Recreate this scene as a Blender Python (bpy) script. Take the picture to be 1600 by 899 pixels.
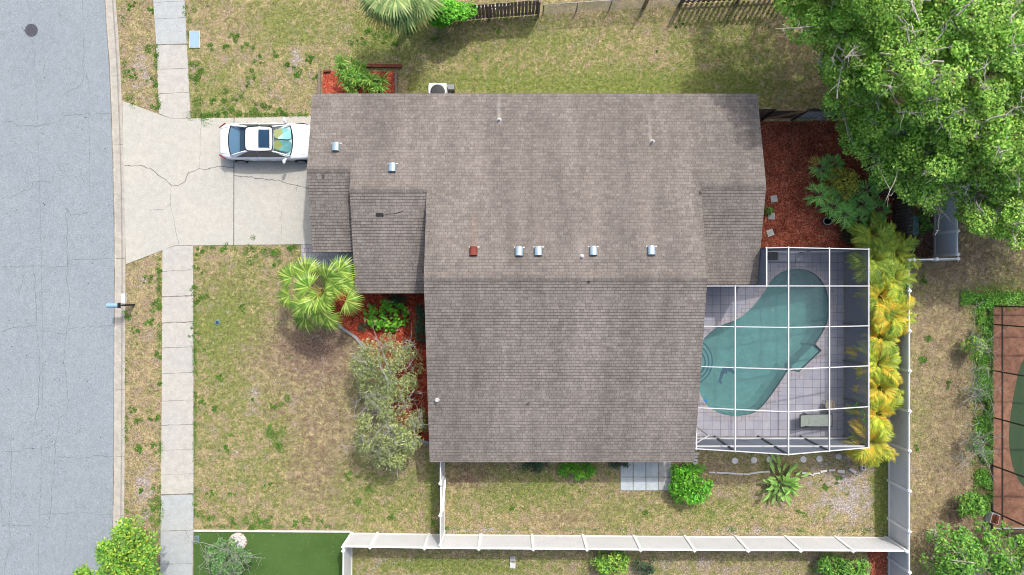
import bpy, bmesh, math, random
import numpy as np
from mathutils import Vector, Matrix
from mathutils.geometry import tessellate_polygon

for o in list(bpy.data.objects):
    bpy.data.objects.remove(o)
scene = bpy.context.scene
COL = scene.collection
random.seed(7)
RNG = np.random.default_rng(11)
PI = math.pi

# ------------------------------------------------------------------ camera
F = 1066.7          # focal length in photo pixels (24 mm on a 36 mm sensor, 1600 px wide)
H = 34.4            # camera height in metres
CX, CY = 800.0, 449.5
cam_d = bpy.data.cameras.new('camera'); cam_d.sensor_width = 36; cam_d.lens = 24
cam_d.clip_start = 0.1; cam_d.clip_end = 3000
cam = bpy.data.objects.new('camera', cam_d); COL.objects.link(cam)
cam.location = (0, 0, H); cam.rotation_euler = (0, 0, 0)
scene.camera = cam

# ------------------------------------------------------------------ world, sun, exposure
SUN = Vector((0.36, 0.66, 1.0)).normalized()
w = bpy.data.worlds.new('World'); scene.world = w; w.use_nodes = True
nt = w.node_tree; nt.nodes.clear()
sky = nt.nodes.new('ShaderNodeTexSky'); sky.sky_type = 'NISHITA'; sky.sun_disc = False
sky.sun_elevation = math.asin(SUN.z); sky.sun_rotation = math.atan2(SUN.x, SUN.y)
sky.air_density = 1.2; sky.dust_density = 7.0; sky.ozone_density = 3.5
bg = nt.nodes.new('ShaderNodeBackground'); bg.inputs['Strength'].default_value = 0.15
wo = nt.nodes.new('ShaderNodeOutputWorld')
nt.links.new(sky.outputs[0], bg.inputs[0]); nt.links.new(bg.outputs[0], wo.inputs[0])
sd = bpy.data.lights.new('sun', 'SUN'); sd.energy = 2.0; sd.angle = math.radians(1.4); sd.color = (1.0, 0.975, 0.94)
sun = bpy.data.objects.new('sun', sd); COL.objects.link(sun)
sun.rotation_euler = SUN.to_track_quat('Z', 'Y').to_euler(); sun.location = (10, 20, 40)
vs = scene.view_settings
vs.view_transform = 'Standard'; vs.look = 'None'; vs.gamma = 1; vs.use_curve_mapping = False
vs.exposure = 0.80
scene.cycles.transparent_max_bounces = 24
scene.cycles.max_bounces = 6
scene.cycles.pixel_filter_type = 'BLACKMAN_HARRIS'; scene.cycles.filter_width = 1.0

# ------------------------------------------------------------------ helpers
def at(px, py, h=0.0):
    return Vector(((px - CX) / F * (H - h), (CY - py) / F * (H - h), h))
def A(px, py, h=0.0):
    v = at(px, py, h); return (v.x, v.y)
def lin(c):
    c = c / 255.0
    return c / 12.92 if c <= 0.04045 else ((c + 0.055) / 1.055) ** 2.4
KB = 0.52
KF = 0.95      # leaves
def S(r, g, b, k=None):
    k = KB if k is None else k
    return (min(lin(r) * k, .85), min(lin(g) * k, .85), min(lin(b) * k, .85), 1.0)

def tag(o, label=None, cat=None, group=None, kind=None):
    if label: o['label'] = label
    if cat: o['category'] = cat
    if group: o['group'] = group
    if kind: o['kind'] = kind
    return o
def empty(name, loc, label=None, cat=None, group=None, rz=0.0):
    o = bpy.data.objects.new(name, None); COL.objects.link(o); o.empty_display_size = 0.2
    o.location = loc; o.rotation_euler = (0, 0, rz); tag(o, label, cat, group)
    return o
def children(o): return [c for c in bpy.data.objects if c.parent == o]
def copy_tree(o, parent=None):
    c = o.copy(); COL.objects.link(c); c.parent = parent
    for ch in children(o): copy_tree(ch, c)
    return c
def wloc(o):
    v = Vector((0, 0, 0))
    while o is not None:
        v += o.location; o = o.parent
    return v

class MB:
    """Collects faces in world coordinates and links them as one mesh object."""
    def __init__(s): s.v = []; s.f = []; s.m = []; s.mi = 0
    def face(s, pts):
        n = len(s.v); s.v.extend([tuple(p) for p in pts]); s.f.append(tuple(range(n, n + len(pts)))); s.m.append(s.mi)
    def mesh(s, vs_, fs_):
        n = len(s.v); s.v.extend([tuple(p) for p in vs_])
        for f in fs_: s.f.append(tuple(i + n for i in f)); s.m.append(s.mi)
    def box(s, c, size, rz=0.0, M=None):
        hx, hy, hz = size[0] / 2, size[1] / 2, size[2] / 2
        P = [Vector((x, y, z)) for x in (-hx, hx) for y in (-hy, hy) for z in (-hz, hz)]
        R = M if M is not None else Matrix.Rotation(rz, 3, 'Z')
        P = [R @ p + Vector(c) for p in P]
        s.mesh(P, [(0, 1, 3, 2), (4, 6, 7, 5), (0, 4, 5, 1), (2, 3, 7, 6), (0, 2, 6, 4), (1, 5, 7, 3)])
    def bar(s, a, b, wd, ht, up=(0, 0, 1)):
        a = Vector(a); b = Vector(b); d = b - a; L = d.length
        x = d.normalized(); u = Vector(up)
        if abs(x.dot(u)) > .99: u = Vector((0, 1, 0))
        y = u.cross(x).normalized(); z = x.cross(y)
        M = Matrix((x, y, z)).transposed()
        s.box((a + b) / 2, (L, wd, ht), M=M)
    def tube(s, pts, rad, n=8, cap=True):
        pts = [Vector(p) for p in pts]; rings = []
        ref = Vector((0.13, 0.21, 1)).normalized()
        for i, p in enumerate(pts):
            d = (pts[min(i + 1, len(pts) - 1)] - pts[max(i - 1, 0)]).normalized()
            u = ref if abs(d.dot(ref)) < .95 else Vector((1, 0, 0))
            a = d.cross(u).normalized(); b = d.cross(a)
            r = rad[i] if hasattr(rad, '__len__') else rad
            rings.append([p + (a * math.cos(t) + b * math.sin(t)) * r for t in [2 * PI * k / n for k in range(n)]])
        vs_ = [q for r in rings for q in r]; fs_ = []
        for i in range(len(pts) - 1):
            for k in range(n):
                fs_.append((i * n + k, i * n + (k + 1) % n, (i + 1) * n + (k + 1) % n, (i + 1) * n + k))
        if cap: fs_.append(tuple(range(n))[::-1]); fs_.append(tuple((len(pts) - 1) * n + k for k in range(n)))
        s.mesh(vs_, fs_)
    def lathe(s, c, prof, n=20, sx=1, sy=1, cap=True):
        c = Vector(c); vs_ = []; fs_ = []
        for r, z in prof:
            for k in range(n):
                t = 2 * PI * k / n; vs_.append(c + Vector((r * sx * math.cos(t), r * sy * math.sin(t), z)))
        for i in range(len(prof) - 1):
            for k in range(n):
                fs_.append((i * n + k, i * n + (k + 1) % n, (i + 1) * n + (k + 1) % n, (i + 1) * n + k))
        if cap: fs_.append(tuple(range(n))[::-1]); fs_.append(tuple((len(prof) - 1) * n + k for k in range(n)))
        s.mesh(vs_, fs_)
    def sheet(s, poly, z, thick=0.0):
        P = [Vector((p[0], p[1], z)) for p in poly]
        tris = tessellate_polygon([P]); fs_ = []
        for t in tris:
            a, b, c = [P[i] for i in t]
            fs_.append(tuple(t) if (b - a).cross(c - a).z > 0 else tuple(reversed(t)))
        s.mesh(P, fs_)
        if thick:
            n = len(P); Q = [p - Vector((0, 0, thick)) for p in P]
            s.mesh(P + Q, [(i, (i + 1) % n, n + (i + 1) % n, n + i) for i in range(n)])
    def build(s, name, mat, parent=None, smooth=False, **kw):
        off = wloc(parent) if parent is not None else Vector((0, 0, 0))
        me = bpy.data.meshes.new(name)
        v = np.array(s.v, dtype=np.float64) - np.array(off[:])
        me.from_pydata(v.tolist(), [], s.f)
        mats = mat if isinstance(mat, (list, tuple)) else [mat]
        for m in mats: me.materials.append(m)
        if len(mats) > 1: me.polygons.foreach_set('material_index', s.m)
        if smooth: me.polygons.foreach_set('use_smooth', [True] * len(me.polygons))
        me.update()
        o = bpy.data.objects.new(name, me); COL.objects.link(o)
        if parent is not None: o.parent = parent
        tag(o, **kw); return o
def weld(o, smooth_angle=None):
    bm = bmesh.new(); bm.from_mesh(o.data); bmesh.ops.remove_doubles(bm, verts=bm.verts, dist=1e-4)
    bmesh.ops.recalc_face_normals(bm, faces=bm.faces); bm.to_mesh(o.data); bm.free()

# ------------------------------------------------------------------ material helpers
class NT:
    def __init__(s, name):
        s.mat = bpy.data.materials.new(name); s.mat.use_nodes = True; s.t = s.mat.node_tree
        s.t.nodes.clear(); s.out = s.t.nodes.new('ShaderNodeOutputMaterial')
    def n(s, typ, **kw):
        nd = s.t.nodes.new('ShaderNode' + typ)
        for k, v in kw.items(): setattr(nd, k, v)
        return nd
    def l(s, a, b): s.t.links.new(a, b)
    def val(s, inp, v):
        if hasattr(v, 'is_linked') or isinstance(v, bpy.types.NodeSocket): s.l(v, inp)
        else: inp.default_value = v
    def pos(s): return s.n('NewGeometry').outputs['Position']
    def noise(s, scale, detail=2, rough=.5, vec=None, dist=0.0, dim='3D'):
        nd = s.n('TexNoise'); nd.inputs['Scale'].default_value = scale; nd.inputs['Detail'].default_value = detail
        nd.inputs['Roughness'].default_value = rough; nd.inputs['Distortion'].default_value = dist
        s.l(vec if vec is not None else s.pos(), nd.inputs['Vector']); return nd.outputs['Fac']
    def mapv(s, vec, scale=(1, 1, 1), loc=(0, 0, 0), rot=(0, 0, 0)):
        nd = s.n('Mapping'); s.l(vec, nd.inputs['Vector'])
        nd.inputs['Scale'].default_value = scale; nd.inputs['Location'].default_value = loc; nd.inputs['Rotation'].default_value = rot
        return nd.outputs[0]
    def ramp(s, fac, stops, interp='LINEAR'):
        nd = s.n('ValToRGB'); s.l(fac, nd.inputs[0]); cr = nd.color_ramp; cr.interpolation = interp
        while len(cr.elements) < len(stops): cr.elements.new(0.5)
        for e, (p, c) in zip(cr.elements, stops):
            e.position = p; e.color = c if hasattr(c, '__len__') else (c, c, c, 1)
        return nd.outputs[0]
    def mix(s, fac, a, b, mode='MIX'):
        nd = s.n('Mix', data_type='RGBA', blend_type=mode); s.val(nd.inputs[0], fac)
        s.val(nd.inputs[6], a); s.val(nd.inputs[7], b); return nd.outputs[2]
    def math(s, op, a, b=0.0, c=None, clamp=False):
        nd = s.n('Math', operation=op, use_clamp=clamp); s.val(nd.inputs[0], a); s.val(nd.inputs[1], b)
        if c is not None: s.val(nd.inputs[2], c)
        return nd.outputs[0]
    def rng(s, v, a, b, c=0.0, d=1.0):
        nd = s.n('MapRange'); s.val(nd.inputs[0], v); nd.inputs[1].default_value = a; nd.inputs[2].default_value = b
        nd.inputs[3].default_value = c; nd.inputs[4].default_value = d; return nd.outputs[0]
    def bump(s, h, strength=.5, dist=.02):
        nd = s.n('Bump'); nd.inputs['Strength'].default_value = strength; nd.inputs['Distance'].default_value = dist
        s.l(h, nd.inputs['Height']); return nd.outputs[0]
    def bsdf(s, col, rough=.8, normal=None, metal=0.0, spec=.3, **kw):
        nd = s.n('BsdfPrincipled'); s.val(nd.inputs['Base Color'], col); s.val(nd.inputs['Roughness'], rough)
        nd.inputs['Metallic'].default_value = metal; nd.inputs['Specular IOR Level'].default_value = spec
        if normal is not None: s.l(normal, nd.inputs['Normal'])
        for k, v in kw.items(): nd.inputs[k].default_value = v
        s.last = nd; return nd.outputs[0]
    def done(s, sh): s.l(sh, s.out.inputs['Surface']); return s.mat

def simple(name, col, rough=.6, metal=0.0, var=.12, scale=6.0, spec=.3, bumpy=0.0, coat=0.0):
    t = NT(name)
    nz = t.noise(scale, 4, .6)
    f = t.rng(nz, .3, .7, 1 - var, 1 + var)
    c = t.mix(1.0, col, t.n('CombineColor').outputs[0], 'MULTIPLY')
    cc = t.t.nodes[-1] if False else None
    # scale colour by the noise value
    vm = t.n('VectorMath', operation='SCALE'); vm.inputs[0].default_value = col[:3]; t.l(f, vm.inputs['Scale'])
    nrm = t.bump(t.noise(scale * 8, 3), bumpy, .01) if bumpy else None
    sh = t.bsdf(vm.outputs[0], rough, nrm, metal, spec)
    if coat: t.last.inputs['Coat Weight'].default_value = coat
    return t.done(sh)

def foliage(name, cols, trans=.35, rough=.55, patch=None, nscale=.9):
    """leaf material: colour per leaf (random per island) and in patches."""
    t = NT(name)
    g = t.n('NewGeometry')
    k = len(cols)
    r = t.ramp(g.outputs['Random Per Island'], [(i / max(1, k - 1), c) for i, c in enumerate(cols)])
    nz = t.noise(nscale, 3, .6)
    hs = t.n('HueSaturation'); t.l(r, hs.inputs['Color'])
    t.l(t.rng(nz, .3, .7, .72, 1.28), hs.inputs['Value'])
    t.l(t.rng(t.noise(nscale * 1.7, 2), .3, .7, .488, .512), hs.inputs['Hue'])
    col = hs.outputs[0]
    if patch is not None:
        col = t.mix(t.rng(t.noise(patch[1], 2), patch[2], patch[2] + .12), col, patch[0])
    a = t.bsdf(col, rough, None, 0, .35)
    tr = t.n('BsdfTranslucent'); t.l(t.mix(1.0, col, (1.0, 1.0, .55, 1), 'MULTIPLY'), tr.inputs['Color'])
    m = t.n('MixShader'); m.inputs[0].default_value = trans; t.l(a, m.inputs[1]); t.l(tr.outputs[0], m.inputs[2])
    return t.done(m.outputs[0])

# ------------------------------------------------------------------ materials
def mat_ground():
    t = NT('dry_lawn'); P = t.pos()
    at_ = t.n('Attribute'); at_.attribute_name = 'patch'; sep = t.n('SeparateColor'); t.l(at_.outputs['Color'], sep.inputs[0])
    G, Sd, B = sep.outputs[0], sep.outputs[1], sep.outputs[2]
    n1 = t.noise(.45, 4, .6); n2 = t.noise(1.5, 6, .7); n3 = t.noise(5.5, 5, .75); n4 = t.noise(11, 4, .85)
    n2b = t.noise(2.2, 5, .7, vec=t.mapv(P, loc=(13, 5, 0))); n5 = t.noise(9, 4, .85, vec=t.mapv(P, loc=(31, 7, 0)))
    dry = t.mix(t.rng(n2, .44, .56), S(202, 182, 140), S(178, 154, 132))
    dry = t.mix(t.rng(n3, .45, .60), dry, S(164, 148, 108))
    grn = t.mix(t.rng(n3, .44, .56), S(154, 158, 88), S(112, 132, 62))
    gf = t.math('ADD', t.math('MULTIPLY', G, 1.75), t.math('MULTIPLY', t.math('ADD', n2b, -.5), 4.0))
    gf = t.math('ADD', gf, t.math('MULTIPLY', t.math('ADD', n1, -.5), 1.0))
    gf = t.math('ADD', gf, t.math('MULTIPLY', t.math('ADD', n5, -.5), 4.5))
    c = t.mix(t.rng(gf, .25, .95), dry, grn)
    sf = t.math('ADD', Sd, t.math('MULTIPLY', t.math('ADD', n2, -.5), 3.0))
    sf = t.math('ADD', sf, t.math('MULTIPLY', t.math('ADD', n5, -.5), 3.0))
    c = t.mix(t.rng(sf, .40, .85), c, S(190, 180, 174))
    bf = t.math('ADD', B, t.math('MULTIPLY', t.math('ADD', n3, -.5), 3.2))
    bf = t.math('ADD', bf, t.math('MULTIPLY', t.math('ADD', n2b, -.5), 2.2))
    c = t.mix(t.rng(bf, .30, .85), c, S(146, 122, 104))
    # blades and thatch: strong fine contrast, tufts, pale dry stalks
    f1 = t.rng(n4, .41, .59, .58, 1.45)
    f2 = t.rng(t.noise(19, 3, .85), .40, .60, .66, 1.36)
    sp = t.rng(t.noise(6.5, 5, .85, vec=t.mapv(P, loc=(3, 9, 0))), .55, .62, 1.0, .50)
    hi = t.rng(t.noise(13, 4, .85, vec=t.mapv(P, loc=(23, 19, 0))), .56, .64, 1.0, 1.5)
    f = t.math('MULTIPLY', t.math('MULTIPLY', f1, f2), t.math('MULTIPLY', sp, hi))
    vm = t.n('VectorMath', operation='SCALE'); t.l(c, vm.inputs[0]); t.l(f, vm.inputs['Scale'])
    hgt = t.math('ADD', n4, t.math('MULTIPLY', n3, .8))
    return t.done(t.bsdf(vm.outputs[0], .95, t.bump(hgt, .5, .05), 0, .1))

def mat_mulch(name, c1, c2, c3, bare=None):
    t = NT(name); P = t.pos()
    vo = t.n('TexVoronoi'); vo.inputs['Scale'].default_value = 11; vo.inputs['Randomness'].default_value = 1
    mp = t.n('VectorMath', operation='ADD'); t.l(P, mp.inputs[0])
    nn = t.n('TexNoise'); nn.inputs['Scale'].default_value = 3; t.l(P, nn.inputs['Vector']); t.l(nn.outputs['Color'], mp.inputs[1])
    t.l(t.mapv(mp.outputs[0], scale=(1.0, 2.1, 1), rot=(0, 0, .7)), vo.inputs['Vector'])
    sc = t.n('SeparateColor'); t.l(vo.outputs['Color'], sc.inputs[0])
    c = t.ramp(sc.outputs[0], [(0, c1), (.5, c2), (.93, c3), (.975, S(205, 160, 125))])
    n2 = t.noise(1.3, 5, .7)
    f = t.math('MULTIPLY', t.rng(n2, .40, .60, .75, 1.22), t.rng(t.noise(12, 4, .85), .40, .60, .5, 1.5))
    vm = t.n('VectorMath', operation='SCALE'); t.l(c, vm.inputs[0]); t.l(f, vm.inputs['Scale'])
    return t.done(t.bsdf(vm.outputs[0], .9, t.bump(vo.outputs['Distance'], .8, .04), 0, .15))

def mat_concrete(name, c1, c2, grain=.10, stain=.10, dirty=None):
    t = NT(name)
    n1 = t.noise(.35, 5, .6); n2 = t.noise(3.0, 5, .65); n3 = t.noise(16, 4, .88); n4 = t.noise(34, 3, .85)
    c = t.mix(t.rng(n1, .3, .7), c1, c2)
    f = t.math('MULTIPLY', t.rng(n2, .38, .62, 1 - stain, 1 + stain), t.rng(n3, .42, .58, 1 - grain, 1 + grain))
    f = t.math('MULTIPLY', f, t.rng(n4, .42, .58, 1 - grain, 1 + grain))
    sp = t.rng(t.noise(7, 5, .85), .69, .76, 1.0, .82); f = t.math('MULTIPLY', f, sp)
    vm = t.n('VectorMath', operation='SCALE'); t.l(c, vm.inputs[0]); t.l(f, vm.inputs['Scale'])
    return t.done(t.bsdf(vm.outputs[0], .85, t.bump(n3, .25, .01), 0, .25))

def mat_tiles(name, c1, c2, mortar, size=.3, msize=.02, rot=0.0, off=0.0, grain=.1):
    t = NT(name); P = t.mapv(t.pos(), rot=(0, 0, rot))
    br = t.n('TexBrick'); br.offset = off; br.squash = 1.0; t.l(P, br.inputs['Vector'])
    br.inputs['Scale'].default_value = 1; br.inputs['Mortar Size'].default_value = msize / 2; br.inputs['Mortar Smooth'].default_value = .2
    br.inputs['Brick Width'].default_value = size; br.inputs['Row Height'].default_value = size
    br.inputs['Color1'].default_value = c1; br.inputs['Color2'].default_value = c2; br.inputs['Mortar'].default_value = mortar
    f = t.math('MULTIPLY', t.rng(t.noise(1.2, 5, .65), .3, .7, .86, 1.14), t.rng(t.noise(30, 3, .8), .3, .7, 1 - grain, 1 + grain))
    vm = t.n('VectorMath', operation='SCALE'); t.l(br.outputs['Color'], vm.inputs[0]); t.l(f, vm.inputs['Scale'])
    return t.done(t.bsdf(vm.outputs[0], .75, t.bump(br.outputs['Fac'], -.4, .01), 0, .3))

ROW = .137
def mat_shingle(name='asphalt_shingle', k=1.0):
    t = NT(name); P = t.pos()
    sx = t.n('SeparateXYZ'); t.l(P, sx.inputs[0]); X, Y = sx.outputs[0], sx.outputs[1]
    br = t.n('TexBrick'); br.offset = .41; br.offset_frequency = 2; br.squash = 1.25; br.squash_frequency = 3; t.l(P, br.inputs['Vector'])
    br.inputs['Scale'].default_value = 1; br.inputs['Mortar Size'].default_value = .009; br.inputs['Mortar Smooth'].default_value = .5
    br.inputs['Brick Width'].default_value = .19; br.inputs['Row Height'].default_value = ROW; br.inputs['Bias'].default_value = 0
    br.inputs['Color1'].default_value = S(137, 129, 122); br.inputs['Color2'].default_value = S(155, 147, 139)
    br.inputs['Mortar'].default_value = S(111, 103, 97)
    vo = t.n('TexVoronoi'); vo.inputs['Scale'].default_value = 1
    t.l(t.mapv(P, scale=(1 / .27, 1 / ROW, 0.0)), vo.inputs['Vector'])
    sc = t.n('SeparateColor'); t.l(vo.outputs['Color'], sc.inputs[0])
    f0 = t.rng(sc.outputs[0], 0, 1, .90, 1.09)
    hue = t.mix(t.math('MULTIPLY', sc.outputs[1], .14), br.outputs['Color'], S(165, 148, 137))
    s1 = t.noise(1.0, 4, .6, vec=t.mapv(P, scale=(.45, .08, 0)))
    s2 = t.noise(1.0, 4, .65, vec=t.mapv(P, scale=(1.7, .20, 0), loc=(4, 2, 0)))
    s3 = t.noise(1.6, 5, .7)
    f = t.math('MULTIPLY', t.rng(s1, .37, .63, .86, 1.12), t.rng(s2, .38, .62, .92, 1.08))
    f = t.math('MULTIPLY', f, t.rng(s3, .40, .60, .97, 1.03))
    f = t.math('MULTIPLY', f, f0)
    f = t.math('MULTIPLY', f, t.rng(t.noise(14, 4, .85), .41, .59, .90 * k, 1.10 * k))
    vm = t.n('VectorMath', operation='SCALE'); t.l(hue, vm.inputs[0]); t.l(f, vm.inputs['Scale'])
    c = vm.outputs[0]
    # washed streaks below pipes, lichen pale patches
    def streak(x0, ya, yb, wd, amt, colr):
        nonlocal c
        g = t.math('SUBTRACT', 1.0, t.math('DIVIDE', t.math('ABSOLUTE', t.math('SUBTRACT', X, x0)), wd), clamp=True)
        yy = t.rng(Y, ya, yb, 1.0, 0.35)
        lim = t.math('MULTIPLY', t.math('GREATER_THAN', Y, ya), t.math('LESS_THAN', Y, yb))
        m = t.math('MULTIPLY', t.math('MULTIPLY', g, yy), t.math('MULTIPLY', lim, amt))
        m = t.math('MULTIPLY', m, t.rng(t.noise(5, 4, .7), .25, .6, .3, 1))
        c = t.mix(m, c, colr)
    lt = S(205, 198, 190)
    streak(-.60, 7.55, 9.07, .13, .75, lt)
    streak(6.36, 6.65, 8.0, .11, .7, lt)
    streak(3.02, 1.5, 2.4, .28, .45, lt)
    streak(-1.68, 1.7, 3.3, .22, .35, S(170, 130, 105))
    for xx in (.33, 1.17, 3.52, 6.03): streak(xx, 1.8, 6.3, .5, .28, S(170, 155, 145))
    hgt = t.math('MULTIPLY', br.outputs['Fac'], -1.0)
    hh = t.math('ADD', hgt, t.math('MULTIPLY', t.noise(60, 2), .5))
    return t.done(t.bsdf(c, .9, t.bump(hh, .6, .012), 0, .2))

def mat_screen(name, dens, col):
    """woven insect screen: the more slantwise one looks through it, the more thread one meets."""
    t = NT(name)
    lw = t.n('LayerWeight'); lw.inputs['Blend'].default_value = 0.5
    cosv = t.math('MAXIMUM', t.math('SUBTRACT', 1.0, lw.outputs['Facing']), .04)
    cov = t.math('MINIMUM', t.math('ADD', dens * .5, t.math('DIVIDE', dens * .5, cosv)), .93)
    tr = t.n('BsdfTransparent'); d = t.n('BsdfDiffuse'); d.inputs[0].default_value = col
    m = t.n('MixShader'); t.l(cov, m.inputs[0]); t.l(tr.outputs[0], m.inputs[1]); t.l(d.outputs[0], m.inputs[2])
    return t.done(m.outputs[0])

def mat_water(name, tint, rough=.02, murk=0.0, mcol=(0, 0, 0, 1)):
    t = NT(name)
    nrm = t.bump(t.noise(3.2, 4, .6), .12, .03)
    tr = t.n('BsdfTransparent'); tr.inputs[0].default_value = tint
    df = t.n('BsdfDiffuse'); df.inputs[0].default_value = mcol
    m0 = t.n('MixShader'); m0.inputs[0].default_value = murk; t.l(tr.outputs[0], m0.inputs[1]); t.l(df.outputs[0], m0.inputs[2])
    gl = t.n('BsdfGlossy'); gl.inputs['Roughness'].default_value = rough; t.l(nrm, gl.inputs['Normal'])
    fr = t.n('Fresnel'); fr.inputs['IOR'].default_value = 1.33; t.l(nrm, fr.inputs['Normal'])
    m = t.n('MixShader'); t.l(fr.outputs[0], m.inputs[0]); t.l(m0.outputs[0], m.inputs[1]); t.l(gl.outputs[0], m.inputs[2])
    return t.done(m.outputs[0])

def mat_glass(name, tint=(.25, .32, .36, 1), alpha=.35):
    t = NT(name)
    tr = t.n('BsdfTransparent'); tr.inputs[0].default_value = tint
    gl = t.n('BsdfPrincipled'); gl.inputs['Base Color'].default_value = (.02, .03, .04, 1); gl.inputs['Roughness'].default_value = .04
    gl.inputs['Specular IOR Level'].default_value = .9
    m = t.n('MixShader'); m.inputs[0].default_value = alpha; t.l(tr.outputs[0], m.inputs[1]); t.l(gl.outputs[0], m.inputs[2])
    return t.done(m.outputs[0])

def mat_wood(name, c1, c2, ang=0.0):
    t = NT(name)
    v = t.mapv(t.pos(), scale=(1, 1, .12))
    n = t.noise(9, 5, .7, vec=v)
    c = t.mix(t.rng(n, .3, .7), c1, c2)
    return t.done(t.bsdf(c, .85, t.bump(n, .3, .01), 0, .15))

M = {}
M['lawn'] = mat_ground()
M['road'] = mat_concrete('road_asphalt', S(165, 174, 179), S(159, 169, 175), .15, .04)
M['gutter'] = mat_concrete('kerb_concrete', S(210, 202, 186), S(196, 190, 178), .1, .1)
M['drive'] = mat_concrete('driveway_concrete', S(216, 212, 198), S(206, 204, 193), .07, .05)
M['walk'] = mat_concrete('sidewalk_concrete', S(212, 207, 194), S(204, 202, 194), .08, .07)
M['walk_blue'] = mat_concrete('sidewalk_concrete_cool', S(194, 200, 200), S(202, 204, 200), .08, .06)
M['crack'] = simple('crack_tar', S(128, 125, 120), .9, var=.3)
M['crack_soft'] = simple('hairline_crack', S(140, 146, 148), .9, var=.3)
M['joint'] = simple('joint_filler', S(142, 134, 120), .9, var=.4)
M['shingle'] = mat_shingle()
M['stucco'] = simple('stucco', S(205, 195, 175), .85, bumpy=.4)
M['fascia'] = simple('fascia_paint', S(150, 138, 128), .6)
M['ridge'] = mat_shingle('ridge_shingle', .88)
M['mulch_bright'] = mat_mulch('red_mulch', S(142, 54, 36), S(198, 78, 52), S(226, 112, 80))
M['mulch_dark'] = mat_mulch('dark_red_mulch', S(150, 78, 58), S(194, 98, 72), S(222, 136, 106))
M['mulch_orange'] = mat_mulch('orange_mulch', S(190, 82, 58), S(222, 100, 74), S(236, 134, 104))
M['mulch_brown'] = mat_mulch('brown_mulch', S(90, 66, 54), S(128, 98, 82), S(160, 130, 110))
def mat_turf():
    t = NT('artificial_turf'); n = t.noise(40, 3, .8)
    c = t.mix(t.rng(n, .3, .7), S(72, 106, 50), S(98, 130, 64))
    c = t.mix(t.rng(t.noise(9, 4, .85), .64, .66), c, S(180, 185, 140))
    f = t.rng(t.noise(.8, 3), .3, .7, .9, 1.1); vm = t.n('VectorMath', operation='SCALE'); t.l(c, vm.inputs[0]); t.l(f, vm.inputs['Scale'])
    return t.done(t.bsdf(vm.outputs[0], .9, t.bump(n, .5, .03), 0, .15))
M['turf'] = mat_turf()
M['deck'] = mat_tiles('pool_deck_pavers', S(188, 189, 202), S(204, 202, 211), S(130, 132, 146), .42, .022)
M['coping'] = mat_tiles('coping_pavers', S(192, 188, 196), S(208, 203, 206), S(138, 136, 144), .21, .016)
M['slab_blue'] = mat_concrete('patio_slab_cool', S(205, 218, 220), S(216, 222, 222), .08, .08)
M['slab_warm'] = mat_concrete('patio_slab_warm', S(214, 214, 210), S(204, 204, 200), .08, .08)
M['paver_white'] = mat_tiles('patio_slab', S(196, 200, 202), S(186, 188, 190), S(120, 118, 110), .62, .02)
M['walk_paver'] = mat_tiles('walkway_pavers', S(200, 196, 198), S(186, 182, 186), S(110, 102, 100), .22, .016, off=.5)
M['vinyl'] = simple('white_vinyl', (.70, .70, .69, 1), .4, var=.03, scale=1.5)
M['vinyl_panel'] = simple('vinyl_panel', (.52, .53, .54, 1), .45, var=.04, scale=1.2)
M['alu_white'] = simple('white_aluminium', (.50, .50, .50, 1), .4, var=.03)
M['alu_shaded'] = simple('shaded_aluminium', S(96, 98, 104), .45)  # white frame posts coloured dark grey, the shade of their inner side painted in
M['alu_bronze'] = simple('bronze_aluminium', S(80, 72, 66), .45, var=.06)
M['screen'] = mat_screen('insect_screen', .15, (.05, .053, .06, 1))
M['screen_side'] = mat_screen('side_insect_screen', .54, (.16, .185, .23, 1))
M['screen_bronze'] = mat_screen('bronze_insect_screen', .20, (.06, .05, .045, 1))
M['pool_plaster'] = mat_concrete('pool_plaster', S(135, 172, 165, .9), S(120, 162, 156, .9), .12, .10)
M['pool_water'] = mat_water('pool_water', (.66, .82, .82, 1), murk=.22, mcol=(.19, .36, .38, 1))
M['green_water'] = mat_water('green_pool_water', (.30, .46, .30, 1), murk=.7, mcol=(.07, .12, .06, 1))
M['tile_band'] = simple('pool_tile_band', (.05, .09, .12, 1), .3)
M['dolphin'] = simple('mosaic_blue', (.005, .05, .12, 1), .4)
M['wood_grey'] = mat_wood('weathered_wood', S(164, 148, 132), S(132, 118, 106))
M['wood_dark'] = mat_wood('dark_fence_wood', S(128, 112, 100), S(96, 84, 76))
M['wood_pale'] = mat_wood('pale_fence_wood', S(222, 184, 136), S(190, 154, 114))
M['timber_red'] = mat_wood('red_timber', S(158, 92, 68), S(125, 72, 55))
M['metal_grey'] = simple('galvanised', S(150, 152, 152), .4, metal=.3)
M['black_metal'] = simple('black_metal', (.02, .02, .022, 1), .5)
M['vent_blue'] = simple('vent_galvanised', S(168, 192, 206), .35, metal=.2, var=.05)
M['vent_rust'] = simple('vent_rust', S(140, 62, 44), .7, var=.25)
M['pvc'] = simple('white_pvc', S(225, 222, 216), .5)
M['car_paint'] = simple('white_car_paint', (.62, .63, .64, 1), .25, var=.01, spec=.5, coat=.8)
M['car_glass'] = mat_glass('car_glass', (.45, .62, .74, 1), .25)  # blue tint stands in for the sky reflected in the glass
M['windshield'] = mat_glass('windshield_glass', (.75, .9, .9, 1), .10)
M['car_dark'] = simple('car_black_trim', (.015, .015, .017, 1), .4)
M['seam'] = simple('panel_gap', (.16, .16, .17, 1), .6)
M['tyre'] = simple('tyre_rubber', (.02, .02, .02, 1), .9)
M['rim'] = simple('alloy_rim', (.5, .5, .5, 1), .3, metal=.8)
M['lamp_red'] = simple('tail_lamp_red', (.16, .012, .015, 1), .2)
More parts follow.
